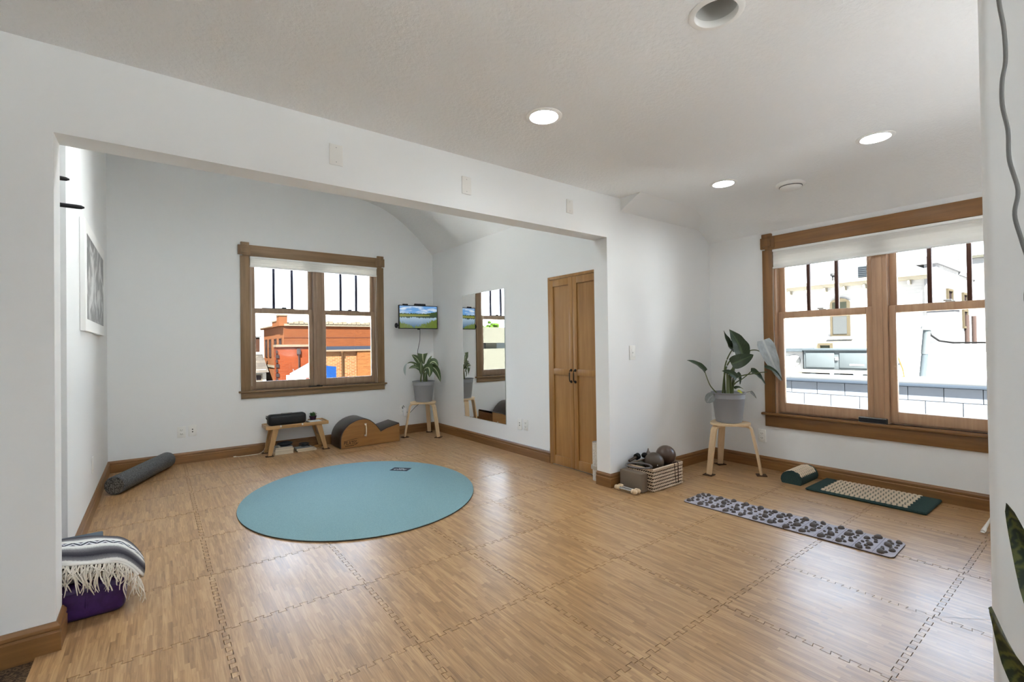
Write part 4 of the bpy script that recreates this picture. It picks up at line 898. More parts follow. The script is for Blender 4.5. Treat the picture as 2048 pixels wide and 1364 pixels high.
# ================================================================== SCREEN
ce = Vector((2.864, 5.90, 1.609)); TA = -0.03
tv = thing('wall_screen', 'small flat screen showing a lake, on the corner wall above the plant', 'screen', ce, TA)
def tvb(b, n, m, par=tv, **k): b.bm.transform(ROOT[tv.name]); return b.obj(n, m, par, **k)
hw, hh = 0.286, 0.161
tvb(B().box(-hw, hw, -0.012, 0.018, -hh, hh, 0.004), 'case', BLK)
tvb(B().box(-0.14, 0.14, 0.018, 0.045, -0.10, 0.09, 0.01), 'back_housing', BLK)
@cached
def lake():
    x = NT('lake_picture'); uv = x.n('UVMap', uv_map='uv').outputs[0]; U, V, _ = x.sxyz(uv)
    nz = x.n('TexNoise', i_Vector=uv, i_Scale=4.0, i_Detail=5.0).outputs[0]
    mp = x.n('Mapping', i_0=uv); mp.inputs['Scale'].default_value = (28, 5, 1); gr = x.n('TexNoise', i_Vector=mp.outputs[0], i_Scale=1.0, i_Detail=4.0).outputs[0]
    mc = x.n('Mapping', i_0=uv); mc.inputs['Scale'].default_value = (4, 9, 1); cl = x.n('TexNoise', i_Vector=mc.outputs[0], i_Scale=1.0, i_Detail=6.0).outputs[0]
    sky = x.mix(x.ramp(cl, [(0.45, (0, 0, 0)), (0.65, (1, 1, 1))]), (0.10, 0.27, 0.55), (0.62, 0.68, 0.72))
    water = x.mix(x.ramp(V, [(0.05, (0, 0, 0)), (0.5, (1, 1, 1))]), (0.03, 0.09, 0.18), (0.32, 0.42, 0.5))
    hill = x.math('ADD', 0.6, x.math('ADD', x.math('MULTIPLY', gr, 0.13), x.math('MULTIPLY', x.math('MAXIMUM', x.math('SUBTRACT', U, 0.72), 0.0), 0.35)))
    c = x.mix(x.math('GREATER_THAN', V, hill), x.mix(gr, (0.015, 0.03, 0.01), (0.05, 0.09, 0.02)), sky)
    meadow = x.math('MULTIPLY', x.math('LESS_THAN', V, 0.615), x.math('LESS_THAN', U, 0.8)); c = x.mix(meadow, c, (0.20, 0.21, 0.035))
    c = x.mix(x.math('LESS_THAN', V, x.math('ADD', 0.52, x.math('MULTIPLY', U, 0.05))), c, water)
    refl = x.math('MULTIPLY', x.math('LESS_THAN', V, x.math('ADD', 0.52, x.math('MULTIPLY', U, 0.05))), x.math('GREATER_THAN', V, x.math('SUBTRACT', 0.58, x.math('MULTIPLY', gr, 0.22)))); c = x.mix(refl, c, (0.03, 0.05, 0.03))
    e = x.math('ADD', x.math('MULTIPLY', gr, 0.55), x.math('SUBTRACT', x.math('MULTIPLY', x.math('ABSOLUTE', x.math('SUBTRACT', U, 0.38)), 0.55), 0.22))
    c = x.mix(x.math('LESS_THAN', V, e), c, x.mix(gr, (0.03, 0.05, 0.008), (0.17, 0.23, 0.03)))
    x.col((0.01, 0.01, 0.01)); x.t.links.new(c, x.b.inputs['Emission Color']); x.b.inputs['Emission Strength'].default_value = 0.22; x.set(Roughness=0.25); return x.m
b = B(); uvl = b.bm.loops.layers.uv.new('uv'); g = 0.011
vs = [b.bm.verts.new(p) for p in ((-hw + g, -0.0126, -hh + g), (hw - g, -0.0126, -hh + g), (hw - g, -0.0126, hh - g), (-hw + g, -0.0126, hh - g))]
f = b.bm.faces.new(vs)
for lp, uvv in zip(f.loops, ((0, 0), (1, 0), (1, 1), (0, 1))): lp[uvl].uv = uvv
tvb(b, 'display', lake(), smooth=0, fixn=False)
tvb(B().box(-0.02, 0.02, -0.014, 0.0, -hh - 0.012, -hh + 0.002, 0.004), 'sensor', BLK)
# bracket from the back of the screen to the back wall
pw = ROOT[tv.name].inverted() @ Vector((2.87, YB, 1.6)); b = B(); b.tube([(0, 0.045, 0), (pw.x * 0.6, pw.y * 0.55, 0), (pw.x, pw.y - 0.002, 0)], 0.016, 8); b.box(-0.06, 0.06, 0.043, 0.05, -0.05, 0.05)
tvb(b, 'wall_bracket', BLK)
for nm, lab_, cat_, a0, a1, z1, dd in (('webcam', 'wide black webcam on top of the screen', 'webcam', -0.06, 0.11, 0.024, 0.02), ('streaming_box', 'small black box on top of the screen, beside the webcam', 'box', -0.225, -0.15, 0.016, 0.016)):
    t = thing(nm, lab_, cat_, ROOT[tv.name] @ Vector(((a0 + a1) / 2, 0.003, hh + 0.0002)), TA); T = ROOT[tv.name]
    b = B(); b.box(a0, a1, -dd / 2 + 0.003, dd / 2 + 0.003, hh + 0.0004, hh + z1 * (0.55 if nm == 'webcam' else 1), 0.003)
    if nm == 'webcam': b.box(-0.055, 0.105, -0.012, 0.012, hh + 0.01, hh + z1, 0.004)
    b.bm.transform(T); b.obj('body', BLK, t)
    if nm == 'webcam': b = B(); b.lathe([(0.007, -0.014), (0.007, -0.011)], 16, (0.025, 0, hh + 0.017), 'y'); b.bm.transform(T); b.obj('lens', paint('lens_glass', (0.02, 0.03, 0.05), 0.1), t)
b = B(); b.lathe([(0.03, -0.02), (0.034, -0.012), (0.034, 0.0), (0.0, 0.0)], 24, (-hw - 0.012, 0.03, -hh + 0.045), 'x'); b.tube([(-hw - 0.01, 0.03, -hh + 0.045), (-hw + 0.02, 0.03, -hh + 0.045)], 0.01, 8)
b.bm.transform(ROOT[tv.name]); tag(b.obj('clip_speaker', BLK, None), 'round black gadget clipped to the side edge of the screen', 'speaker')
CGR = paint('cable_grey', (0.07, 0.07, 0.07), 0.5); T = ROOT[tv.name]
b = B(); P = [T @ Vector(v) for v in ((0.03, 0.022, -hh + 0.02), (0.032, 0.022, -hh - 0.05), (0.04, 0.05, -hh - 0.16), (0.042, 0.13, -hh - 0.3))] + [Vector(v) for v in ((2.93, 6.075, 0.95), (3.05, 6.08, 0.75), (3.06, 6.08, 0.5), (2.95, 6.08, 0.40), (2.88, 6.06, 0.36), (2.80, 6.06, 0.29), (2.745, 6.06, 0.30))]
b.tube(P, 0.0035, 6); tag(b.obj('screen_cable', CGR, None), 'thin dark cable running from the screen down behind the plant', 'cable')
plate('duplex', (2.70, YB, 0.335), 'y-', 'white outlet by the far-corner stool, with an adapter plugged in', grp='wall outlets')
ad = thing('power_adapter', 'white power adapter plugged in beside the far-corner stool', 'adapter', (2.722, YB - 0.02, 0.25))
B().box(2.700, 2.748, YB - 0.042, YB - 0.008, 0.25, 0.36, 0.008, 3).obj('adapter_body', paint('adapter_white', (0.85, 0.86, 0.87), 0.35), ad)
b = B(); b.tube([(2.70, YB - 0.02, 0.35), (2.688, YB - 0.025, 0.375), (2.70, YB - 0.03, 0.395), (2.718, YB - 0.02, 0.37)], 0.004, 6); b.obj('cord', BLK, ad)
b = B(); b.tube([(XD - 0.004, 5.25, 0.1178), (XD - 0.005, 4.7, 0.1182), (XD - 0.006, 4.2, 0.1178), (XD - 0.006, 3.59, 0.1182), (XD - 0.006, 3.583, 0.15), (XD - 0.005, 3.583, 0.5), (XD - 0.005, 3.583, 1.0)], 0.0035, 6)
tag(b.obj('wall_cable', paint('cable_silver', (0.55, 0.56, 0.58), 0.4), None), 'thin grey cable lying along the baseboard below the mirror', 'cable')

# ================================================================== ROLLED MAT, BASKET AND ITS CONTENTS
rm = thing('rolled_mat', 'pale rolled mat standing upright beside the wooden doors', 'rolled mat', (3.112, 2.86, 0))
P = []
for k in range(60):
    a = k * 0.32; r = 0.012 + 0.00155 * k * 0.32 * 1.6; P.append((r * math.cos(a), r * math.sin(a)))
b = B(); th = 0.0028; out = [(3.112 + (math.hypot(*p) + th) / math.hypot(*p) * p[0], 2.86 + (math.hypot(*p) + th) / math.hypot(*p) * p[1]) for p in P]; inn = [(3.112 + p[0], 2.86 + p[1]) for p in P]
b.prism(out + list(reversed(inn)), 'z', 0.001, 0.335); b.obj('mat_spiral', speckle('linen_mat', (0.5, 0.46, 0.4), (0.68, 0.64, 0.57), 120.0, 0.9), rm, 40)
b = B(); b.lathe([(0.0635, 0.1), (0.0645, 0.1), (0.0645, 0.13), (0.0635, 0.13)], 32, (3.112, 2.86, 0)); b.obj('tie_band', paint('band_beige', (0.45, 0.4, 0.33), 0.9), rm)
bk = thing('wicker_basket', 'rectangular woven wicker basket full of balls on the floor', 'basket', (3.37, 2.455, 0))
bx0, bx1, by0, by1, bz = 3.172, 3.578, 2.328, 2.598, 0.182
WK = wood('wicker', (0.48, 0.34, 0.22), (0.72, 0.57, 0.42), 'x', 0.7, 3.0); DW = paint('wicker_inside', (0.05, 0.027, 0.015), 0.9)
b = B()
for (x0, x1, y0, y1) in ((bx0 + 0.006, bx0 + 0.016, by0 + 0.006, by1 - 0.006), (bx1 - 0.016, bx1 - 0.006, by0 + 0.006, by1 - 0.006), (bx0 + 0.006, bx1 - 0.006, by0 + 0.006, by0 + 0.016), (bx0 + 0.006, bx1 - 0.006, by1 - 0.016, by1 - 0.006)): b.box(x0, x1, y0, y1, 0.002, bz - 0.006)
b.box(bx0 + 0.006, bx1 - 0.006, by0 + 0.006, by1 - 0.006, 0.001, 0.012); b.obj('liner', DW, bk)
b = B(); nz_ = 7                              # wicker weavers: pairs of wavy strands twined row over row, past counting
for r in range(nz_):
    z = 0.0135 + r * (bz - 0.025) / (nz_ - 1)
    for (ax, c, lo, hi, sg) in (('x', by0 + 0.003, bx0, bx1, -1), ('y', bx0 + 0.003, by0, by1, -1), ('y', bx1 - 0.003, by0, by1, 1), ('x', by1 - 0.003, bx0, bx1, 1)):
        for ph in (0, 1):
            n = int((hi - lo) / 0.0105); pts = []
            for k in range(n + 1):
                a = lo + (hi - lo) * k / n; t = PI * k / 2 + PI * ph + PI * 0.5 * (r % 2)
                w_ = c + sg * 0.0032 * math.cos(t); zz = z + 0.0078 * math.sin(t)
                pts.append((a, w_, zz) if ax == 'x' else (w_, a, zz))
            b.tube(pts, 0.0043, 6)
x = b.obj('weave', WK, bk, 60); x['kind'] = 'stuff'
b = B(); b.tube([(bx0, by0 + 0.003, bz), (bx1, by0 + 0.003, bz), (bx1 - 0.003, by1, bz), (bx0, by1 - 0.003, bz)], 0.0075, 8, closed=True); b.obj('rim', WK, bk)
b = B(); b.tube([(3.505, by0 - 0.007, 0.19), (3.503, by0 - 0.008, 0.1), (3.507, by0 - 0.007, 0.02)], 0.003, 6); b.tube([(3.455, by0 - 0.006, 0.185), (3.46, by0 - 0.008, 0.1), (3.472, by0 - 0.007, 0.025)], 0.0026, 6); b.tube([(3.505, by0 - 0.007, 0.19), (3.5, by0 + 0.02, 0.192), (3.46, by0 + 0.02, 0.192), (3.455, by0 - 0.006, 0.185)], 0.003, 6); b.obj('tie_cord', paint('cord_brown', (0.06, 0.025, 0.015), 0.8), bk)
BRN = paint('vinyl_ball_brown', (0.075, 0.042, 0.027), 0.3, 0.25, 0.5); BRD = paint('vinyl_ball_dark', (0.062, 0.039, 0.021), 0.42, 0.3, 0.5); GRN = paint('vinyl_ball_green', (0.085, 0.088, 0.062), 0.4, 0.2)
def ball(c, r, m, lab_, valve=True, n=None):
    t = thing('exercise_ball', lab_, 'ball', (c[0], c[1], c[2] - r), 0, 'small balls in the basket'); B().sph(c, r, 32, 20).obj('ball_skin', m, t, 80)
    if valve:
        n = Vector(n or (-0.6, -0.75, 0.0)).normalized(); p = Vector(c) + n * r
        b = B(); b.tube([p - n * 0.003, p + n * 0.0015], 0.005, 10); b.obj('valve_plug', paint('valve_white', (0.75, 0.72, 0.66)), t)
ball((3.493, 2.432, 0.236), 0.084, BRN, 'largest glossy brown ball, at the wall end of the basket', False)
ball((3.326, 2.431, 0.205), 0.0795, BRD, 'dark brown ball with a white plug in the middle of the basket', True, (-0.55, -0.82, -0.12))
ball((3.284, 2.536, 0.165), 0.036, GRN, 'small grey-green ball at the block end of the basket', False)
dk = paint('foam_black', (0.008, 0.007, 0.006), 0.7); dbz = paint('brown_tube', (0.06, 0.033, 0.016), 0.4)
hw_ = thing('hand_weight', 'black-ended brown massage stick leaning in the basket', 'massage stick', (3.25, 2.588, 0.19))
b = B(); b.tube([(3.195, 2.585, 0.204), (3.30, 2.592, 0.222)], 0.012, 12); b.obj('stick', dbz, hw_); b = B(); b.tube([(3.29, 2.591, 0.2200), (3.294, 2.5915, 0.2208), (3.326, 2.593, 0.2265), (3.33, 2.5932, 0.2272)], [0.02, 0.027, 0.027, 0.02], 16); b.obj('end_knob', dk, hw_)
b = B(); b.sph((3.39, 2.575, 0.225), 0.026, 16, 10, (1.2, 1, 0.9)); tag(b.obj('massage_ball', dk, None), 'small black knob of rubber behind the ball with the white plug', 'massage ball')
b = B(); b.tube([(3.425, 2.56, 0.19), (3.425, 2.56, 0.235), (3.421, 2.56, 0.262), (3.423, 2.56, 0.283)], [0.03, 0.026, 0.008, 0.004], 12); tag(b.obj('hand_pump', paint('pump_grey', (0.22, 0.19, 0.17), 0.6), None), 'grey bulb with a thin spout between the two brown balls', 'pump')
for (a, c, r, lab_) in (((3.196, 2.47, 0.1585), (3.25, 2.37, 0.1585), 0.006, 'thin pale wooden dowel across the basket end'),):
    tag(B().tube([a, c], r, 8).obj('dowel', birch('x'), None), lab_, 'dowel')
tag(B().box(3.200, 3.238, 2.39, 2.47, 0.0125, 0.152, 0.004, 2, Matrix.Rotation(0.1, 3, 'Z')).obj('wood_block', wood('amber_wood', (0.3, 0.13, 0.03), (0.42, 0.2, 0.06), 'y', 0.4), None), 'amber wooden block inside the basket under the dowel', 'wooden block')
rg = thing('exercise_ring', 'grey flexible exercise ring resting on the taupe block and basket', 'exercise ring', (3.152, 2.455, 0.19))
rc = Vector((3.152, 2.455, 0.198)); e1 = Vector((0.25, -0.97, 0.0)).normalized(); nrm = Vector((-0.0, 0.0, 1.0)).normalized(); e1 = (e1 - nrm * e1.dot(nrm)).normalized(); e2 = nrm.cross(e1)
b = B(); b.tube([rc + e1 * (0.105 * math.cos(2 * PI * k / 48)) + e2 * (0.078 * math.sin(2 * PI * k / 48)) for k in range(48)], 0.0075, 10, closed=True); b.obj('hoop', paint('ring_grey', (0.14, 0.125, 0.12), 0.5), rg)
b = B(); b.tube([rc + e1 * (0.105 * math.cos(a)) + e2 * (0.078 * math.sin(a)) for a in [0.25 - 0.05 * k for k in range(11)]], 0.0098, 10); b.obj('grip_pad', paint('grip_dark', (0.06, 0.055, 0.055), 0.8), rg)
tag(B().box(3.088, 3.162, 2.375, 2.602, 0.0008, 0.152, 0.008, 3).obj('yoga_block', speckle('block_taupe', (0.165, 0.125, 0.09), (0.19, 0.148, 0.108), 300.0, 0.75), None), 'taupe foam yoga block standing on edge beside the wicker basket', 'yoga block')
fm = thing('foot_massager', 'twin wooden knob and metal bar massage roller on the floor by the block', 'massage roller', (3.04, 2.48, 0)); KN = paint('pale_wood', (0.66, 0.5, 0.33), 0.5)
for xx, zz in ((3.018, 0.021), (3.058, 0.021)):
    B().lathe([(0.0115, -0.062), (0.0115, 0.062)], 20, (xx, 2.483, zz), 'y').obj('metal_bar', metal('steel', (0.6, 0.58, 0.56), 0.22), fm)
    for sg in (-1, 1):
        b = B(); b.lathe([(0.008, -0.026), (0.016, -0.022), (0.0195, -0.014), (0.0205, -0.004), (0.016, 0.0), (0.0205, 0.004), (0.0195, 0.014), (0.016, 0.022), (0.008, 0.026)], 20, (xx, 2.483 + sg * 0.084, zz), 'y'); b.obj('knob', KN, fm)

# ================================================================== SPIKY MAT, SPIKY PILLOW, PEBBLE MAT
TEAL = speckle('teal_cotton', (0.024, 0.05, 0.048), (0.036, 0.07, 0.067), 300.0, 0.9)
am = thing('acupressure_mat', 'long teal mat covered with cream spike discs along the window wall', 'mat', (4.405, 1.225, 0))
X0, X1, Y0, Y1 = 4.165, 4.62, 0.85, 1.598; b = B(); b.box(X0, X1, Y0, Y1, 0.0008, 0.021, 0.008, 3); b.obj('mat_cushion', TEAL, am)
b = B(); b.tube([(X0, Y0, 0.011), (X1, Y0, 0.011), (X1, Y1, 0.011), (X0, Y1, 0.011)], 0.003, 6, closed=True); b.obj('piping', TEAL, am)
def disc(r):
    b = B(); n = 10; c0 = b.bm.verts.new((0, 0, 0.0042)); R0 = [b.bm.verts.new((r * (1.0 if k % 2 else 0.8) * math.cos(2 * PI * k / n), r * (1.0 if k % 2 else 0.8) * math.sin(2 * PI * k / n), 0.002)) for k in range(n)]
    R1 = [b.bm.verts.new((v.co.x, v.co.y, -0.001)) for v in R0]
    R2 = [b.bm.verts.new((0.42 * r * math.cos(2 * PI * k / n), 0.42 * r * math.sin(2 * PI * k / n), 0.0022 + (0.0025 if k % 2 else 0))) for k in range(n)]
    for k in range(n):
        j = (k + 1) % n; b.bm.faces.new((R2[k], R0[k], R0[j], R2[j])); b.bm.faces.new((R0[k], R1[k], R1[j], R0[j])); b.bm.faces.new((c0, R2[k], R2[j]))
    me = bpy.data.meshes.new('spike_disc'); bmesh.ops.recalc_face_normals(b.bm, faces=b.bm.faces); b.bm.to_mesh(me); b.bm.free(); me.materials.append(paint('spike_cream', (0.70, 0.57, 0.43), 0.45)); return me
DM = disc(0.0158)
def put_disc(par, loc, rot=None):
    o = bpy.data.objects.new('spike_disc', DM); COL.objects.link(o); o.parent = par; o.location = ROOT[par.name].inverted() @ Vector(loc)
    if rot is not None: o.rotation_euler = rot
for i in range(13):
    for j in range(17):
        put_disc(am, (X0 + 0.032 + i * 0.0325, Y0 + 0.125 + j * 0.0320 + (0.008 if i % 2 else 0) - 0.004, 0.0218))
ap = thing('acupressure_pillow', 'half-round teal pillow topped with cream spike discs on the floor', 'pillow', (4.42, 1.738, 0))
rp_, hp = 0.080, 0.107; prof_ = []
for k in range(17):
    a = PI * k / 16; prof_.append((1.737 + 0.0 + rp_ * math.cos(a) * (1 if True else 1), 0.026 + (hp - 0.026) * math.sin(a) ** 0.9))
prof_ = [(1.737 + rp_ * 0.9, 0.001)] + prof_ + [(1.737 - rp_ * 0.9, 0.001)]
b = B(); b.prism(prof_, 'x', 4.245, 4.585); b.obj('pillow_body', TEAL, ap, 45)
b = B(); b.tube([(4.245, u, v) for u, v in prof_], 0.0028, 6, closed=True); b.tube([(4.585, u, v) for u, v in prof_], 0.0028, 6, closed=True); b.obj('piping', TEAL, ap)
for j in range(7):
    a = math.radians(40 + j * 17.5) 
    yy, zz = 1.737 + rp_ * math.cos(a), 0.026 + (hp - 0.026) * math.sin(a) ** 0.9
    for i in range(9): put_disc(ap, (4.275 + i * 0.0335 + (0.012 if j % 2 else 0), yy + 0.001 * math.cos(a), zz + 0.0012), (-(PI / 2 - a), 0, 0))
cm = thing('pebble_mat', 'long lilac-grey foot mat studded with dark brown pebbles', 'mat', (3.33, 1.435, 0), math.radians(1.95))
T = ROOT[cm.name]; hw, hl = 0.146, 0.632
P = []
for cx, cy, a0 in ((hw - 0.03, hl - 0.03, 0), (-hw + 0.03, hl - 0.03, 90), (-hw + 0.03, -hl + 0.03, 180), (hw - 0.03, -hl + 0.03, 270)):
    for k in range(7): a = math.radians(a0 + 15 * k); P.append((cx + 0.03 * math.cos(a), cy + 0.03 * math.sin(a)))
b = B(); b.prism(P, 'z', 0.0008, 0.008); b.bm.transform(T); b.obj('mat_base', speckle('lilac_felt', (0.34, 0.315, 0.34), (0.42, 0.39, 0.42), 500.0, 0.85), cm, 30)
b = B(); b.prism([(u * 1.004, v * 1.001) for u, v in P], 'z', 0.0006, 0.005); b.bm.transform(T); b.obj('rubber_base', paint('mat_edge', (0.045, 0.035, 0.03), 0.8), cm, 30)
b = B(); NP = 13
for k in range(1, NP): y = -hl + 2 * hl * k / NP; b.box(-hw + 0.004, hw - 0.004, y - 0.0012, y + 0.0012, 0.0078, 0.0084)
b.bm.transform(T); b.obj('seam_line', paint('seam_grey', (0.2, 0.18, 0.2), 0.9), cm)['kind'] = 'stuff'
PB = speckle('pebble_brown', (0.075, 0.058, 0.05), (0.13, 0.105, 0.09), 120.0, 0.55)
PM = []
for k in range(5):
    random.seed(20 + k); b = B(); b.sph((0, 0, 0), 1, 10, 6, (1, 1, 1), 0.05); me = bpy.data.meshes.new('pebble'); b.bm.to_mesh(me); b.bm.free(); me.materials.append(PB)
    for p in me.polygons: p.use_smooth = True
    PM.append(me)
random.seed(42)
LAY = [(-0.115, 0.2, 1.15), (-0.10, -0.24, 0.75), (-0.07, 0.0, 0.62), (-0.062, 0.3, 0.55), (-0.03, -0.15, 1.2), (-0.02, 0.27, 0.6), (0.015, 0.12, 0.6), (0.028, -0.25, 0.62), (0.05, 0.2, 0.95), (0.062, -0.18, 0.62), (0.092, 0.02, 0.6), (0.112, -0.2, 1.15)]
for k in range(NP):
    yc = -hl + 2 * hl * (k + 0.5) / NP; pw_ = 2 * hl / NP; mir = 1 if k % 2 else -1
    for (u, v, s_) in LAY:
        o = bpy.data.objects.new('pebble', random.choice(PM)); COL.objects.link(o); o.parent = cm
        r = 0.0205 * s_ * random.uniform(0.88, 1.1); o.location = (mir * u + random.uniform(-0.006, 0.006), yc + mir * v * pw_ + random.uniform(-0.004, 0.004), 0.0075)
        o.scale = (r * 1.12, r * 0.78, r * 0.82); o.rotation_euler = (0, 0, random.uniform(-0.5, 0.5))

# ================================================================== NEAR WALL: CABLE, SNAKE PLANT; WINDOW SILLS; TASSEL
sn = thing('snake_plant', 'tall banded snake plant leaves in front of the near white wall', 'plant', (1.25, -0.03, 0))
@cached
def snakemat():
    x = NT('snake_leaf'); uv = x.n('UVMap', uv_map='uv').outputs[0]; U, V, _ = x.sxyz(uv)
    nz = x.n('TexNoise', i_Vector=x.obj(), i_Scale=55.0, i_Detail=5.0).outputs[0]
    wv = x.math('SINE', x.math('MULTIPLY', x.math('ADD', x.math('MULTIPLY', V, 15.0), x.math('ADD', x.math('MULTIPLY', nz, 2.2), x.math('MULTIPLY', x.math('ABSOLUTE', x.math('SUBTRACT', U, 0.5)), 1.2))), 6.28))
    x.col(x.ramp(x.math('ADD', x.math('MULTIPLY', wv, 0.35), x.math('MULTIPLY', nz, 0.8)), [(0.1, (0.008, 0.016, 0.006)), (0.4, (0.035, 0.045, 0.012)), (0.8, (0.085, 0.095, 0.02))])); x.set(Roughness=0.4); return x.m
SNM = snakemat()
def snakeleaf(pts, wd, nrm, thick=0.006):
    b = B(); uvl = b.bm.loops.layers.uv.new('uv'); n = 18; rows = []; nrm = Vector(nrm); m = len(pts) - 1; pts = [Vector(p) for p in pts]
    for i in range(n + 1):
        t = i / n; k = t * m; j = min(m - 1, int(k)); f = k - j; p0, p1, p2_, p3 = pts[max(j - 1, 0)], pts[j], pts[j + 1], pts[min(j + 2, m)]
        p = 0.5 * ((2 * p1) + (p2_ - p0) * f + (2 * p0 - 5 * p1 + 4 * p2_ - p3) * f * f + (3 * p1 - p0 - 3 * p2_ + p3) * f ** 3)
        tg = (p2_ - p1).normalized(); cr = tg.cross(nrm).normalized(); nn = cr.cross(tg).normalized(); wv = wd * (0.72 + 0.28 * math.sin(PI * min(1, t * 1.1))) * min(1, ((1.003 - t) / 0.33)) ** 0.6
        row = []
        for q_ in (-1, -0.5, 0, 0.5, 1): row.append(b.bm.verts.new(p + cr * (q_ * wv / 2) + nn * (thick / 2 + 0.10 * wd * abs(q_) + 0.006 * math.sin(t * 9) * q_)))
        for q_ in (0.5, 0, -0.5): row.append(b.bm.verts.new(p + cr * (q_ * wv / 2) + nn * (-thick / 2 + 0.10 * wd * abs(q_))))
        rows.append(row)
    us = [0, .25, .5, .75, 1, .75, .5, .25]
    for i in range(n):
        for j in range(8):
            jj = (j + 1) % 8; f = b.bm.faces.new((rows[i][j], rows[i][jj], rows[i + 1][jj], rows[i + 1][j]))
            for lp, (a, c) in zip(f.loops, ((j, i), (jj, i), (jj, i + 1), (j, i + 1))): lp[uvl].uv = (us[a], c / n)
    b.bm.faces.new(rows[0]); b.bm.faces.new(list(reversed(rows[-1]))); return b
snakeleaf([(1.25, 0.0, 0.2), (1.25, 0.035, 0.42), (1.25, 0.084, 0.64), (1.25, 0.119, 0.80), (1.25, 0.142, 0.897)], 0.045, (-1, -0.25, 0)).obj('leaf', SNM, sn, 60)
snakeleaf([(1.25, 0.0, 0.2), (1.25, 0.05, 0.36), (1.25, 0.110, 0.54), (1.25, 0.146, 0.63), (1.25, 0.166, 0.696)], 0.035, (-1, 0.35, 0)).obj('leaf', SNM, sn, 60)
snakeleaf([(1.24, -0.05, 0.2), (1.24, -0.08, 0.45), (1.24, -0.10, 0.62), (1.23, -0.11, 0.75)], 0.05, (-1, -0.1, 0)).obj('leaf', SNM, sn, 60)
snakeleaf([(1.28, -0.04, 0.2), (1.29, -0.05, 0.5), (1.29, -0.06, 0.7), (1.3, -0.06, 0.92)], 0.055, (-1, 0.1, 0)).obj('leaf', SNM, sn, 60)
B().lathe([(0.09, 0.0), (0.10, 0.004), (0.125, 0.2), (0.132, 0.21), (0.13, 0.22), (0.118, 0.218), (0.112, 0.2)], 40, (1.25, -0.03, 0.0005), cap=False).obj('pot', POT, sn, 40); B().lathe([(0, 0.2), (0.113, 0.2)], 32, (1.25, -0.03, 0.0005), cap=False).obj('soil', SOIL, sn)
CP_ = [(0.172, H - 0.002), (0.165, 2.30), (0.148, 2.18), (0.160, 2.06), (0.151, 1.96)]
CP_ += [(0.152, 1.906), (0.1455, 1.84), (0.1445, 1.777), (0.150, 1.735), (0.1505, 1.686), (0.1435, 1.63), (0.1425, 1.569), (0.1315, 1.504), (0.137, 1.455), (0.128, 1.40), (0.118, 1.34), (0.124, 1.28), (0.112, 1.22), (0.10, 1.15), (0.05, 1.10), (-0.10, 1.08)]
sm = []; Q_ = [Vector((1.40, y, z)) for y, z in CP_]; n = len(Q_)
for i in range(n - 1):
    p0, p1, p2_, p3 = Q_[max(i - 1, 0)], Q_[i], Q_[i + 1], Q_[min(i + 2, n - 1)]
    for k in range(6): u = k / 6; sm.append(0.5 * ((2 * p1) + (p2_ - p0) * u + (2 * p0 - 5 * p1 + 4 * p2_ - p3) * u * u + (3 * p1 - p0 - 3 * p2_ + p3) * u ** 3))
sm.append(Q_[-1]); hc = thing('hanging_cable', 'wavy grey cable hanging from the ceiling in front of the near wall', 'cable', (1.40, 0.17, 1.08))
B().tube(sm, 0.0036, 8).obj('cable', paint('cable_midgrey', (0.17, 0.17, 0.165), 0.5), hc, 80)
b = B(); b.tube([(1.40, -0.10, 1.08), (1.497, -0.12, 1.08)], 0.0045, 8); b.obj('wall_hook', SIL, hc)
tg_ = thing('cord_tassel', 'white cord end lying on the floor at the near wall edge', 'cord', (4.2, 0.565, 0))
b = B(); b.tube([(4.06, 0.565, 0.010), (4.075, 0.562, 0.013), (4.10, 0.557, 0.03), (4.12, 0.545, 0.06), (4.13, 0.53, 0.10), (4.135, 0.47, 0.2)], [0.011, 0.012, 0.009, 0.0065, 0.006, 0.006], 8); b.obj('cord', paint('rope_white', (0.78, 0.76, 0.72), 0.9), tg_)
b = B()
for k in range(9): b.tube([(4.064, 0.565, 0.012), (4.045 + 0.002 * (k % 3), 0.565 + 0.0025 * (k - 4), 0.006)], 0.0016, 5)
b.obj('tuft', paint('rope_white', (0.78, 0.76, 0.72), 0.9), tg_)['kind'] = 'stuff'
wb = thing('sill_speaker', 'black bar-shaped box with silver edge on the sill of the window above the mats', 'box', (XW - 0.03, 1.252, W2[2]))
B().box(XW - 0.046, XW - 0.012, 1.158, 1.347, W2[2] + 0.0005, W2[2] + 0.044, 0.006, 3).obj('box_body', paint('box_charcoal', (0.018, 0.02, 0.024), 0.4), wb)
b = B(); z0, z1 = W2[2] + 0.003, W2[2] + 0.042; b.tube([(XW - 0.047, 1.161, z0), (XW - 0.047, 1.344, z0), (XW - 0.047, 1.344, z1), (XW - 0.047, 1.161, z1)], 0.0012, 5, closed=True); b.obj('edge_trim', SIL, wb)
wb2 = thing('sill_tool', 'flat black bar lying on the sill of the brick-view window', 'box', (1.56, YB - 0.03, W1[2]))
B().box(1.472, 1.632, YB - 0.044, YB - 0.016, W1[2] + 0.0005, W1[2] + 0.014, 0.003).obj('bar', BLK, wb2); B().box(1.565, 1.60, YB - 0.04, YB - 0.02, W1[2] + 0.0142, W1[2] + 0.022, 0.002).obj('button', BLK, wb2)

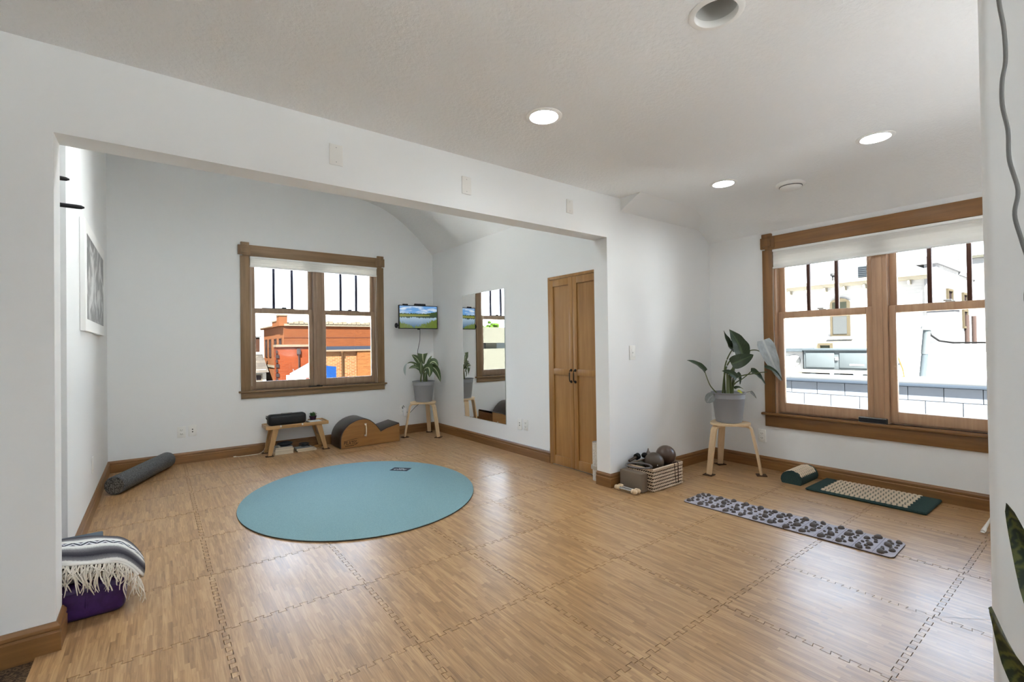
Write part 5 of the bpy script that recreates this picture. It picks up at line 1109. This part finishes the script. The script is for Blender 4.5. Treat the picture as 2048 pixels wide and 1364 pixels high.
# ================================================================== OUTSIDE THE BRICK-VIEW WINDOW
OUTDOOR[0] = True
def winp(b, x0, x1, y, z0, z1, frame, pane, par, plane='y', n=1, arch=False):
    f = 0.07; o = B()
    def bx(bb, a0, a1, d0, d1, c0, c1):
        return bb.box(a0, a1, y + d0, y + d1, c0, c1) if plane == 'y' else bb.box(y + d0, y + d1, a0, a1, c0, c1)
    bx(o, x0, x0 + f, -0.06, 0.05, z0, z1); bx(o, x1 - f, x1, -0.06, 0.05, z0, z1); bx(o, x0 + f, x1 - f, -0.06, 0.05, z0, z0 + f); bx(o, x0 + f, x1 - f, -0.06, 0.05, z1 - f, z1); bx(o, x0 + f, x1 - f, -0.05, 0.05, (z0 + z1) / 2 - f / 2, (z0 + z1) / 2 + f / 2)
    w_ = o.obj('window', frame, par); bx(B(), x0 + f, x1 - f, -0.02, 0.0, z0 + f, z1 - f).obj('glazing', pane, w_, 0); return w_
GLZ = paint('dark_glazing', (0.004, 0.003, 0.003), 0.1); CRM = paint('cream_stone', (0.023, 0.0195, 0.0145), 0.85, 0.15); WB = paint('white_frames', (0.104, 0.104, 0.101), 0.6)
OB = brick('orange_brick', (0.0164, 0.00502, 0.00184), (0.0135, 0.00405, 0.00155), (0.0164, 0.00726, 0.00386), 0.24, 0.08, 'y'); OBX = brick('orange_brick_side', (0.0226, 0.00869, 0.00367), (0.0193, 0.00726, 0.00309), (0.0193, 0.00869, 0.00485), 0.24, 0.08, 'x')
RB = brick('red_brick', (0.0222, 0.00485, 0.00174), (0.0184, 0.00386, 0.00145), (0.0184, 0.00627, 0.00338), 0.22, 0.07, 'y'); TB = brick('tan_brick', (0.029, 0.0126, 0.00485), (0.0203, 0.00726, 0.00289), (0.0348, 0.0241, 0.0145), 0.22, 0.07, 'y'); TB2 = brick('amber_brick', (0.0261, 0.0101, 0.00338), (0.0193, 0.00726, 0.00251), (0.0212, 0.0106, 0.00485), 0.22, 0.07, 'y')
GZ = -4.5
b = B(); b.box(-60, 90, -40, 120, GZ - 0.3, GZ); st(b.obj('street_ground', speckle('concrete_paving', (0.46, 0.46, 0.45), (0.54, 0.54, 0.53), 3.0, 0.9), None, 0))
ob = thing('brick_building', 'two-storey orange brick building with cream cornice beyond the low red one', 'building', (11.5, 44, GZ))
B().box(7.92, 16.5, 40.0, 48.6, GZ, 3.0).obj('front_wall', OB, ob)
B().box(7.90, 7.93, 40.0, 48.62, GZ, 2.95).obj('side_wall', OBX, ob)
b = B(); b.box(7.9, 16.6, 39.85, 40.35, 3.0, 3.17); b.obj('cornice', CRM, ob)
b = B()
for k in range(22): b.box(8.25 + k * 0.38, 8.58 + k * 0.38, 39.8, 40.4, 3.17, 3.30 + 0.12 * ((k * 7) % 3) / 2)
b.obj('coping_stones', CRM, ob)['kind'] = 'stuff'
b = B(); b.box(7.55, 8.15, 39.9, 40.9, 3.0, 3.78); b.box(7.6, 8.0, 40.9, 43, 3.0, 3.4); b.box(7.6, 8.0, 43, 48.6, 2.95, 3.05); b.obj('stepped_parapet', OBX, ob); b = B(); b.box(7.5, 8.2, 39.85, 40.95, 3.78, 3.92); b.box(7.55, 8.05, 40.95, 43.05, 3.4, 3.5); b.box(7.55, 8.05, 43.05, 48.65, 3.05, 3.15); b.obj('parapet_cap', CRM, ob)
b = B(); b.box(7.93, 16.5, 39.97, 40.02, 2.06, 2.1); b.obj('belt_joint', paint('joint_brown', (0.0139, 0.0052, 0.00347)), ob); b = B(); b.box(7.84, 7.93, 40, 48.6, -2.6, -2.35); b.box(7.84, 7.93, 40, 48.6, -0.4, -0.2); b.obj('belt_course', CRM, ob)
WDF = paint('window_brown', (0.006, 0.003, 0.002))
for y0 in (40.7, 42.7, 45.0, 46.8): winp(None, y0, y0 + 0.9, 7.90, 0.5, 2.05, WDF, GLZ, ob, 'x')
for y0 in (41.0, 43.5, 46.0): winp(None, y0, y0 + 1.7, 7.90, -4.2, -2.7, WB, paint('shop_glass', (0.0347, 0.0382, 0.0382), 0.1), ob, 'x')
b = B(); b.box(10.9, 12.6, 43, 44.5, 3.3, 4.1); tag(b.obj('rooftop_unit', paint('unit_grey', (0.0347, 0.0382, 0.0418), 0.6), None), 'grey box unit on the roof of the orange brick building', 'rooftop unit')
rb = thing('red_brick_building', 'low red brick building in the middle of the window view', 'building', (5.0, 24, GZ))
B().box(4.06, 5.97, 22.0, 22.5, GZ, 1.28).obj('front_wall', RB, rb); b = B(); b.box(4.02, 5.98, 21.93, 22.55, 1.28, 1.38); b.obj('coping', paint('coping_pale', (0.022, 0.017, 0.012), 0.8), rb)
b = B()
for k in range(22): b.box(4.03, 4.06 + (0.03 if k % 2 else 0.09), 21.96, 22.05, -3.2 + k * 0.2, -3.05 + k * 0.2)
b.obj('toothed_edge', paint('edge_dark', (0.004, 0.003, 0.003)), rb)['kind'] = 'stuff'
b = B(); b.box(4.86, 5.0, 21.9, 22.0, 0.95, 1.2); b.lathe([(0.025, -0.5), (0.025, 0.95)], 10, (4.93, 21.93, 0)); b.obj('downspout', paint('spout_dark', (0.005, 0.004, 0.004), 0.5), rb)
for xx in (4.22, 4.62): winp(None, xx, xx + 0.36, 22.0, -1.5, -0.5, WB, GLZ, rb)
for (x0, x1, z0, z1, nm, lab_) in ((4.42, 4.70, -0.28, 0.06, 'wall_air_unit', 'small white box unit on the red brick wall'),):
    t = thing(nm, lab_, 'air conditioner', (x0, 21.8, z0)); B().box(x0, x1, 21.7, 22.0, z0, z1, 0.02).obj('unit_body', WB, t); b = B()
    for k in range(4): b.box(x0 + 0.04, x1 - 0.04, 21.68, 21.7, z0 + 0.05 + k * 0.07, z0 + 0.07 + k * 0.07)
    b.obj('grille', paint('unit_grey', (0.0347, 0.0382, 0.0418), 0.6), t)
sg = thing('shop_sign', 'white rectangular sign board on the red brick wall', 'sign', (4.72, 21.6, -0.6))
B().box(4.56, 5.10, 21.5, 21.62, -0.55, 0.15, 0.01).obj('sign_panel', paint('sign_white', (0.216, 0.223, 0.209), 0.5), sg); b = B(); b.tube([(4.7, 21.62, 0.1), (4.7, 21.97, 0.3)], 0.02, 6); b.tube([(5.0, 21.62, 0.1), (5.0, 21.97, 0.3)], 0.02, 6); b.obj('bracket', BLK, sg)
b = B()
for k, (a, c, z) in enumerate(((4.62, 4.82, -0.18), (4.86, 5.02, -0.18), (4.62, 4.95, -0.30))): b.box(a, c, 21.49, 21.5, z, z + 0.05)
b.obj('sign_print', paint('sign_green', (0.0434, 0.0779, 0.0608)), sg)['kind'] = 'stuff'
tb = thing('tan_brick_building', 'low tan brick building with a dark flat roof edge', 'building', (7.2, 24, GZ))
B().box(6.0, 7.48, 22.0, 27, GZ, 1.08).obj('front_wall', TB, tb); B().box(7.48, 9.2, 21.9, 27, GZ, 1.06).obj('corner_wall', TB2, tb)
b = B(); b.box(6.0, 9.2, 22.1, 27, 1.08, 1.28); b.obj('roof_edge', paint('roof_slate', (0.0045, 0.0055, 0.008), 0.5), tb); b = B(); b.box(6.0, 9.25, 21.85, 22.1, 1.05, 1.12); b.obj('coping', paint('coping_pale', (0.022, 0.017, 0.012), 0.8), tb)
b = B(); b.lathe([(0.05, -2.5), (0.05, 0.95), (0.09, 1.0), (0.09, 1.05)], 12, (6.79, 21.9, 0)); b.obj('downspout', paint('spout_tan', (0.011, 0.006, 0.003), 0.5), tb)
winp(None, 7.85, 8.6, 21.9, -1.2, -0.45, paint('frame_teal', (0.0104, 0.0209, 0.0279)), GLZ, tb)
tn = thing('market_tent', 'white and blue canopy tent in front of the tan brick wall', 'tent', (3.75, 14, GZ))
b = B(); ap_ = b.bm.verts.new((3.72, 14.9, 0.82)); Rv = [b.bm.verts.new(p) for p in ((2.95, 14.0, 0.36), (4.13, 14.0, 0.40), (4.5, 15.9, 0.42), (3.3, 15.9, 0.42))]
for k in range(4): b.bm.faces.new((Rv[k], Rv[(k + 1) % 4], ap_))
b.obj('roof_canvas', paint('canvas_white', (0.021, 0.024, 0.027), 0.7), tn, 0, 0.01)
b = B(); b.prism([(3.86, 0.70), (4.14, 0.66), (4.14, 0.05), (3.55, 0.05)], 'y', 13.93, 13.96); b.obj('side_canvas', paint('canvas_blue', (0.0016, 0.006, 0.021), 0.7), tn, 0)
for x, y in ((2.97, 14.02), (4.1, 14.0), (4.47, 15.87), (3.33, 15.87)): B().lathe([(0.025, GZ), (0.025, 0.4)], 8, (x, y, 0)).obj('pole', SIL, tn)
lbb = thing('brown_building', 'far brown building at the edge of the window view', 'building', (6.5, 55, GZ)); B().box(4, 8.1, 52, 60, GZ, 2.35).obj('wall', brick('brown_brick', (0.0082, 0.00386, 0.00241), (0.00677, 0.00309, 0.00193), (0.00677, 0.00386, 0.00289), 0.24, 0.08, 'y'), lbb); B().box(3.9, 8.2, 51.9, 60, 2.35, 2.5).obj('parapet_cap', paint('cap_grey', (0.0173, 0.0173, 0.0173)), lbb)
hb = thing('shingled_house', 'small pale house with a grey shingled roof beside the orange building', 'building', (6.3, 45, GZ)); B().box(4, 7.3, 44, 49, GZ, -0.5).obj('wall', paint('plaster_white', (0.059, 0.0556, 0.0504), 0.8), hb)
b = B(); b.prism([(43.6, -0.75), (46.5, 0.75), (49.2, -0.75)], 'x', 3.9, 7.45); b.obj('roof', brick('shingles', (0.0135, 0.0116, 0.00963), (0.00869, 0.0077, 0.00677), (0.00578, 0.00485, 0.00485), 0.5, 0.25, 'y'), hb, 0); B().box(3.9, 7.5, 46.3, 46.7, 0.72, 0.95).obj('ridge_cap', paint('plaster_white', (0.059, 0.0556, 0.0504), 0.8), hb); winp(None, 6.4, 7.0, 44.0, -2.0, -0.9, CRM, GLZ, hb)
pk = thing('parking_garage', 'pale concrete parking deck seen only in the wall mirror', 'building', (-6.5, 17.5, GZ)); CON = paint('pale_concrete', (0.021, 0.0205, 0.0165), 0.85, 0.12)
for z0, z1 in ((1.32, 1.97), (-0.9, 1.08), (-3.4, -1.6)): B().box(-12, -1.8, 16.0, 16.3, z0, z1).obj('parapet_panel', CON, pk)
for z in (0.82, -1.4): B().box(-12, -1.8, 16.3, 26, z - 0.02, z + 0.14).obj('deck_slab', CON, pk)
for x in (-11, -7.6, -4.85, -2.4): B().box(x - 0.28, x + 0.28, 16.25, 16.8, GZ, 1.9).obj('column', CON, pk)
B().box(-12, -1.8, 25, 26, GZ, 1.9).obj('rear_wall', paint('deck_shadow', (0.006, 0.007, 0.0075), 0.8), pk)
tr_ = thing('street_tree', 'green tree top behind the parking deck in the mirror', 'tree', (-14, 30, GZ)); B().lathe([(0.3, 0), (0.2, 6)], 10, (-14, 30, GZ)).obj('trunk', paint('bark', (0.0139, 0.00958, 0.00608), 0.9), tr_); random.seed(9); b = B()
for k in range(160):
    v = Vector((random.gauss(0, 1), random.gauss(0, 1), random.gauss(0, 0.8))).normalized() * random.uniform(0.5, 1.5); b.sph(Vector((-13.6, 30, 1.9)) + v, random.uniform(0.15, 0.32), 6, 4, (1, 1, 0.7), 0.3)
b.obj('crown', paint('leaf_green', (0.011, 0.021, 0.003), 0.8, 0.3), tr_)['kind'] = 'stuff'

# ================================================================== OUTSIDE THE OTHER WINDOW
PWB = brick('painted_brick', (0.083, 0.0809, 0.0775), (0.0754, 0.0737, 0.0721), (0.0649, 0.0633, 0.0616), 0.3, 0.10, 'x'); PWBY = brick('painted_brick_end', (0.0754, 0.0748, 0.0737), (0.0649, 0.0638, 0.0633), (0.0541, 0.0532, 0.0524), 0.3, 0.10, 'y')
nb = thing('block_building', 'white painted concrete block building with a flat roof outside the window', 'building', (12, 3, GZ))
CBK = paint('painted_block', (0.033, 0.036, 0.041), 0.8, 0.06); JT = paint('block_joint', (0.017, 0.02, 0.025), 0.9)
B().box(9.06, 9.3, -3, 9, GZ, 0.50).obj('wall', JT, nb); me = None
for r in range(6):
    for k in range(15):
        y = 0.0 + k * 0.405 - (0.2 if r % 2 else 0); z = 0.50 - (r + 1) * 0.205
        if me is None:
            bb = B(); bb.box(0, 0.062, 0.0035, 0.4015, 0.0035, 0.2015, 0.003, 1); me = bpy.data.meshes.new('concrete_block'); bb.bm.to_mesh(me); bb.bm.free(); me.materials.append(CBK)
        o = bpy.data.objects.new('concrete_block', me); COL.objects.link(o); o.parent = nb; o.location = ROOT[nb.name].inverted() @ Vector((9.0 + random.uniform(-0.002, 0.002), y, z))
b = B(); b.box(8.95, 9.35, -3, 9, 0.545, 0.615, 0.01); b.obj('coping', paint('coping_metal', (0.03, 0.031, 0.032), 0.5), nb); b = B(); b.box(8.93, 8.99, -3, 9, 0.505, 0.55, 0.005); b.obj('drip_edge', paint('flashing_blue', (0.01, 0.0125, 0.016), 0.5), nb)
B().box(9.3, 17.9, -3, 9, 0.3, 0.52).obj('roof_deck', paint('white_roof', (0.74, 0.73, 0.71), 0.9, 0.06), nb)
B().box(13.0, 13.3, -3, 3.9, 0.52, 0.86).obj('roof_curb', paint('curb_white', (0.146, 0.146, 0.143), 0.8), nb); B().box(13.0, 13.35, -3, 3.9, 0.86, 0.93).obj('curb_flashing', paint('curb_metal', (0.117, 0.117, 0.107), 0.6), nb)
hv = thing('rooftop_air_unit', 'long blue-grey air handling unit on the white flat roof', 'rooftop unit', (10.3, 3.3, 0.52)); BG = paint('duct_blue_grey', (0.0195, 0.0225, 0.0235), 0.5, 0.08); BG2 = paint('duct_blue_dark', (0.0145, 0.0175, 0.0195), 0.5)
B().box(10.0, 10.9, 2.72, 3.82, 0.66, 1.03, 0.01).obj('housing', BG, hv)
for y0, y1 in ((2.76, 3.22), (3.30, 3.78)): B().box(9.985, 10.0, y0, y1, 0.70, 0.98, 0.006).obj('access_panel', BG, hv)
B().box(9.96, 10.92, 2.70, 3.84, 1.02, 1.05, 0.006).obj('lid', BG2, hv); B().box(9.95, 10.95, 2.7, 3.84, 0.60, 0.66, 0.01).obj('base_rail', paint('rail_pale', (0.0648, 0.0616, 0.0536), 0.6), hv)
B().box(9.98, 9.99, 2.84, 3.06, 0.745, 0.775).obj('sticker', paint('sticker_white', (0.114, 0.114, 0.114)), hv); B().box(9.975, 9.99, 3.235, 3.285, 0.84, 0.90).obj('control_box', WB, hv)
b = B()
for y in (2.85, 3.3, 3.7): b.box(10.1, 10.8, y - 0.05, y + 0.05, 0.521, 0.60)
b.obj('support_feet', BG2, hv)['kind'] = 'stuff'
cn = thing('condenser_unit', 'white fan unit standing beside the long blue-grey air unit', 'rooftop unit', (10.3, 4.05, 0.52)); B().box(10.1, 10.6, 3.87, 4.22, 0.60, 1.0, 0.01).obj('housing', paint('unit_white', (0.068, 0.068, 0.0666), 0.6), cn); b = B(); b.lathe([(0.03, -0.02), (0.11, -0.015), (0.12, 0.0)], 20, (10.1, 4.03, 0.82), 'x'); b.obj('fan_guard', paint('guard_grey', (0.0454, 0.0454, 0.0437), 0.5), cn); B().box(10.05, 10.65, 3.86, 4.20, 1.0, 1.06).obj('hood', BG2, cn); b = B(); b.box(10.12, 10.58, 3.9, 4.18, 0.521, 0.60); b.obj('base', paint('rail_pale', (0.0648, 0.0616, 0.0536), 0.6), cn)
vp = thing('vent_pipe', 'leaning grey vent pipe with a cap on the white roof', 'vent pipe', (10.5, 2.14, 0.52)); b = B(); b.tube([(10.5, 2.16, 0.525), (10.5, 2.12, 0.95)], 0.048, 14); b.obj('lower_pipe', BG2, vp); b = B(); b.tube([(10.5, 2.12, 0.95), (10.5, 2.085, 1.36)], 0.053, 14); b.obj('upper_pipe', BG, vp); b = B(); b.tube([(10.5, 2.085, 1.36), (10.5, 2.083, 1.385), (10.5, 2.08, 1.42)], [0.05, 0.085, 0.08], 14); b.obj('cap', paint('cap_pale', (0.0583, 0.0599, 0.0583), 0.5), vp); B().lathe([(0.12, 0.0), (0.07, 0.04)], 16, (10.5, 2.16, 0.521)).obj('flashing', paint('white_roof', (0.74, 0.73, 0.71), 0.9, 0.06), vp)
v2 = thing('roof_exhaust', 'stubby grey exhaust stack next to the window mullion', 'exhaust', (10.3, 2.55, 0.52)); B().lathe([(0.10, 0.0), (0.10, 0.22), (0.16, 0.24), (0.16, 0.27), (0.075, 0.3), (0.075, 0.55), (0.10, 0.57), (0.10, 0.66), (0.04, 0.68)], 20, (10.3, 2.56, 0.521)).obj('stack', BG, v2); b = B(); b.tube([(10.25, 2.46, 1.0), (10.22, 2.42, 0.9), (10.22, 2.36, 0.7), (10.22, 2.34, 0.56)], 0.012, 6); b.tube([(10.22, 2.34, 0.56), (10.22, 2.42, 0.545)], 0.02, 6); b.obj('gas_pipe', paint('brass_brown', (0.0356, 0.0178, 0.00648), 0.5), v2)
wh = thing('white_brick_building', 'tall white painted brick building with an arched window across the roof', 'building', (20, 8, GZ))
B().box(18.0, 24, 3.42, 16, GZ, 3.05).obj('front_wall', PWB, wh)
B().box(17.99, 40, 3.35, 3.43, GZ, 3.4).obj('end_wall', PWBY, wh)
b = B(); b.box(17.72, 18.0, 3.45, 16, 3.08, 3.18); b.box(17.80, 18.0, 3.45, 16, 2.98, 3.08); b.obj('gutter', paint('gutter_cream', (0.0648, 0.0583, 0.0454), 0.7), wh)
b = B()
for k in range(20): b.box(17.78, 18.0, 3.9 + k * 0.55, 3.95 + k * 0.55, 2.85, 2.98)
b.obj('gutter_brackets', paint('gutter_cream', (0.0648, 0.0583, 0.0454), 0.7), wh)['kind'] = 'stuff'
b = B(); b.box(17.9, 21.0, 3.28, 3.8, 3.4, 3.62); b.box(21.0, 26, 3.3, 3.6, 3.3, 3.45); b.box(17.95, 18.4, 3.34, 3.6, 2.0, 3.4); b.obj('corner_parapet', paint('parapet_grey', (0.0421, 0.0421, 0.0437), 0.8), wh)
B().box(23.5, 25.5, 3.0, 3.4, GZ, 4.1).obj('chimney', PWBY, wh); B().box(23.4, 25.6, 2.95, 3.4, 4.1, 4.2).obj('chimney_cap', CON, wh)
aw = B(); WF = paint('window_frame_tan', (0.0162, 0.0135, 0.00902), 0.6)
P = [(5.47, 1.34), (6.02, 1.34), (6.02, 2.48), (5.9, 2.57), (5.745, 2.61), (5.59, 2.57), (5.47, 2.48)]; aw.prism(P, 'x', 17.93, 18.02); awo = aw.obj('window', WF, wh, 0)
b = B(); b.box(17.915, 17.93, 5.55, 5.94, 1.42, 2.0); b.obj('glazing', paint('glazing_grey', (0.0144, 0.0153, 0.0153), 0.2), awo, 0); b = B(); b.box(17.915, 17.93, 5.55, 5.94, 2.06, 2.47); b.obj('upper_glazing', paint('glazing_olive', (0.00493, 0.00541, 0.00405), 0.15), awo, 0)
b = B(); b.box(17.86, 18.0, 5.40, 6.09, 1.26, 1.34); b.obj('window_sill', paint('curb_white', (0.146, 0.146, 0.143), 0.8), wh)
b = B(); b.box(17.9, 18.0, 4.95, 6.45, 0.70, 1.18); b.obj('wall_panel', paint('panel_cream', (0.068, 0.0583, 0.0407), 0.8), wh); winp(None, 5.95, 6.38, 17.9, 0.6, 1.12, WF, paint('glazing_olive', (0.00493, 0.00541, 0.00405), 0.15), wh, 'x')
for x0 in (19.2, 21.4): winp(None, x0, x0 + 0.7, 3.35, 1.55, 2.75, WF, GLZ, wh)
for x0 in (21.8, 23.0): B().lathe([(0.07, 0.6), (0.07, 2.0)], 10, (x0, 3.3, 0)).obj('wall_pipe', paint('pipe_rust', (0.012, 0.0085, 0.0075), 0.7), wh)
rv = thing('roof_vents', 'louvred grey roof vent above the white building gutter', 'roof vent', (19.5, 5.15, 3.05)); B().box(19.3, 19.9, 5.12, 5.62, 3.05, 3.78).obj('vent_body', paint('vent_grey', (0.0421, 0.0454, 0.0486), 0.6), rv); b = B()
for k in range(8): b.box(19.28, 19.3, 5.14, 5.6, 3.25 + k * 0.065, 3.28 + k * 0.065)
b.obj('louvres', paint('louvre_dark', (0.0114, 0.013, 0.0146), 0.6), rv)['kind'] = 'stuff'
b = B(); b.lathe([(0.06, 0.0), (0.06, 0.42), (0.10, 0.44), (0.10, 0.52)], 12, (19.0, 6.25, 3.05)); tag(b.obj('roof_flue', paint('vent_dark', (0.0194, 0.0194, 0.0194), 0.6), None), 'thin dark flue on the white building roof', 'flue')
an = thing('roof_antenna', 'spindly aerial above the white building, against the sky', 'antenna', (22, 3.2, 3.45)); b = B(); b.tube([(22, 3.5, 3.45), (22, 3.5, 5.3)], 0.02, 6); b.obj('mast', paint('aerial_grey', (0.0324, 0.0324, 0.0324)), an); b = B(); b.tube([(22, 4.6, 5.1), (22, 2.2, 5.3)], 0.012, 5)
for k in range(6): b.tube([(21.6, 4.3 - k * 0.35, 5.13 + k * 0.03), (22.4, 4.3 - k * 0.35, 5.13 + k * 0.03)], 0.01, 5)
b.obj('aerial_bars', paint('aerial_grey', (0.0324, 0.0324, 0.0324)), an)['kind'] = 'stuff'
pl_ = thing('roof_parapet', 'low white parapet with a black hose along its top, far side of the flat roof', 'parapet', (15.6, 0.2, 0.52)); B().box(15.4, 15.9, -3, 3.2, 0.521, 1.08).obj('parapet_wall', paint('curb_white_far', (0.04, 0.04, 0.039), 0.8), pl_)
b = B(); b.tube([(15.5, 3.05, 1.45), (15.5, 3.0, 1.3), (15.5, 2.85, 1.16), (15.5, 2.6, 1.11), (15.5, 1.8, 1.105), (15.5, 0.9, 1.11), (15.5, -0.5, 1.105), (15.5, -2.5, 1.11)], 0.022, 6); b.obj('hose', paint('hose_black', (0.003, 0.003, 0.003), 0.7), pl_)
ts_ = thing('roof_cabinet', 'small white metal box against the end of the white building', 'cabinet', (17.0, 3.0, 0.52)); B().box(16.6, 17.3, 2.75, 3.3, 0.521, 2.0, 0.02).obj('cabinet_body', paint('cabinet_white', (0.03, 0.03, 0.031), 0.7), ts_); B().box(16.56, 17.34, 2.7, 3.33, 2.0, 2.05).obj('cabinet_lid', paint('lid_grey', (0.018, 0.018, 0.019), 0.7), ts_)
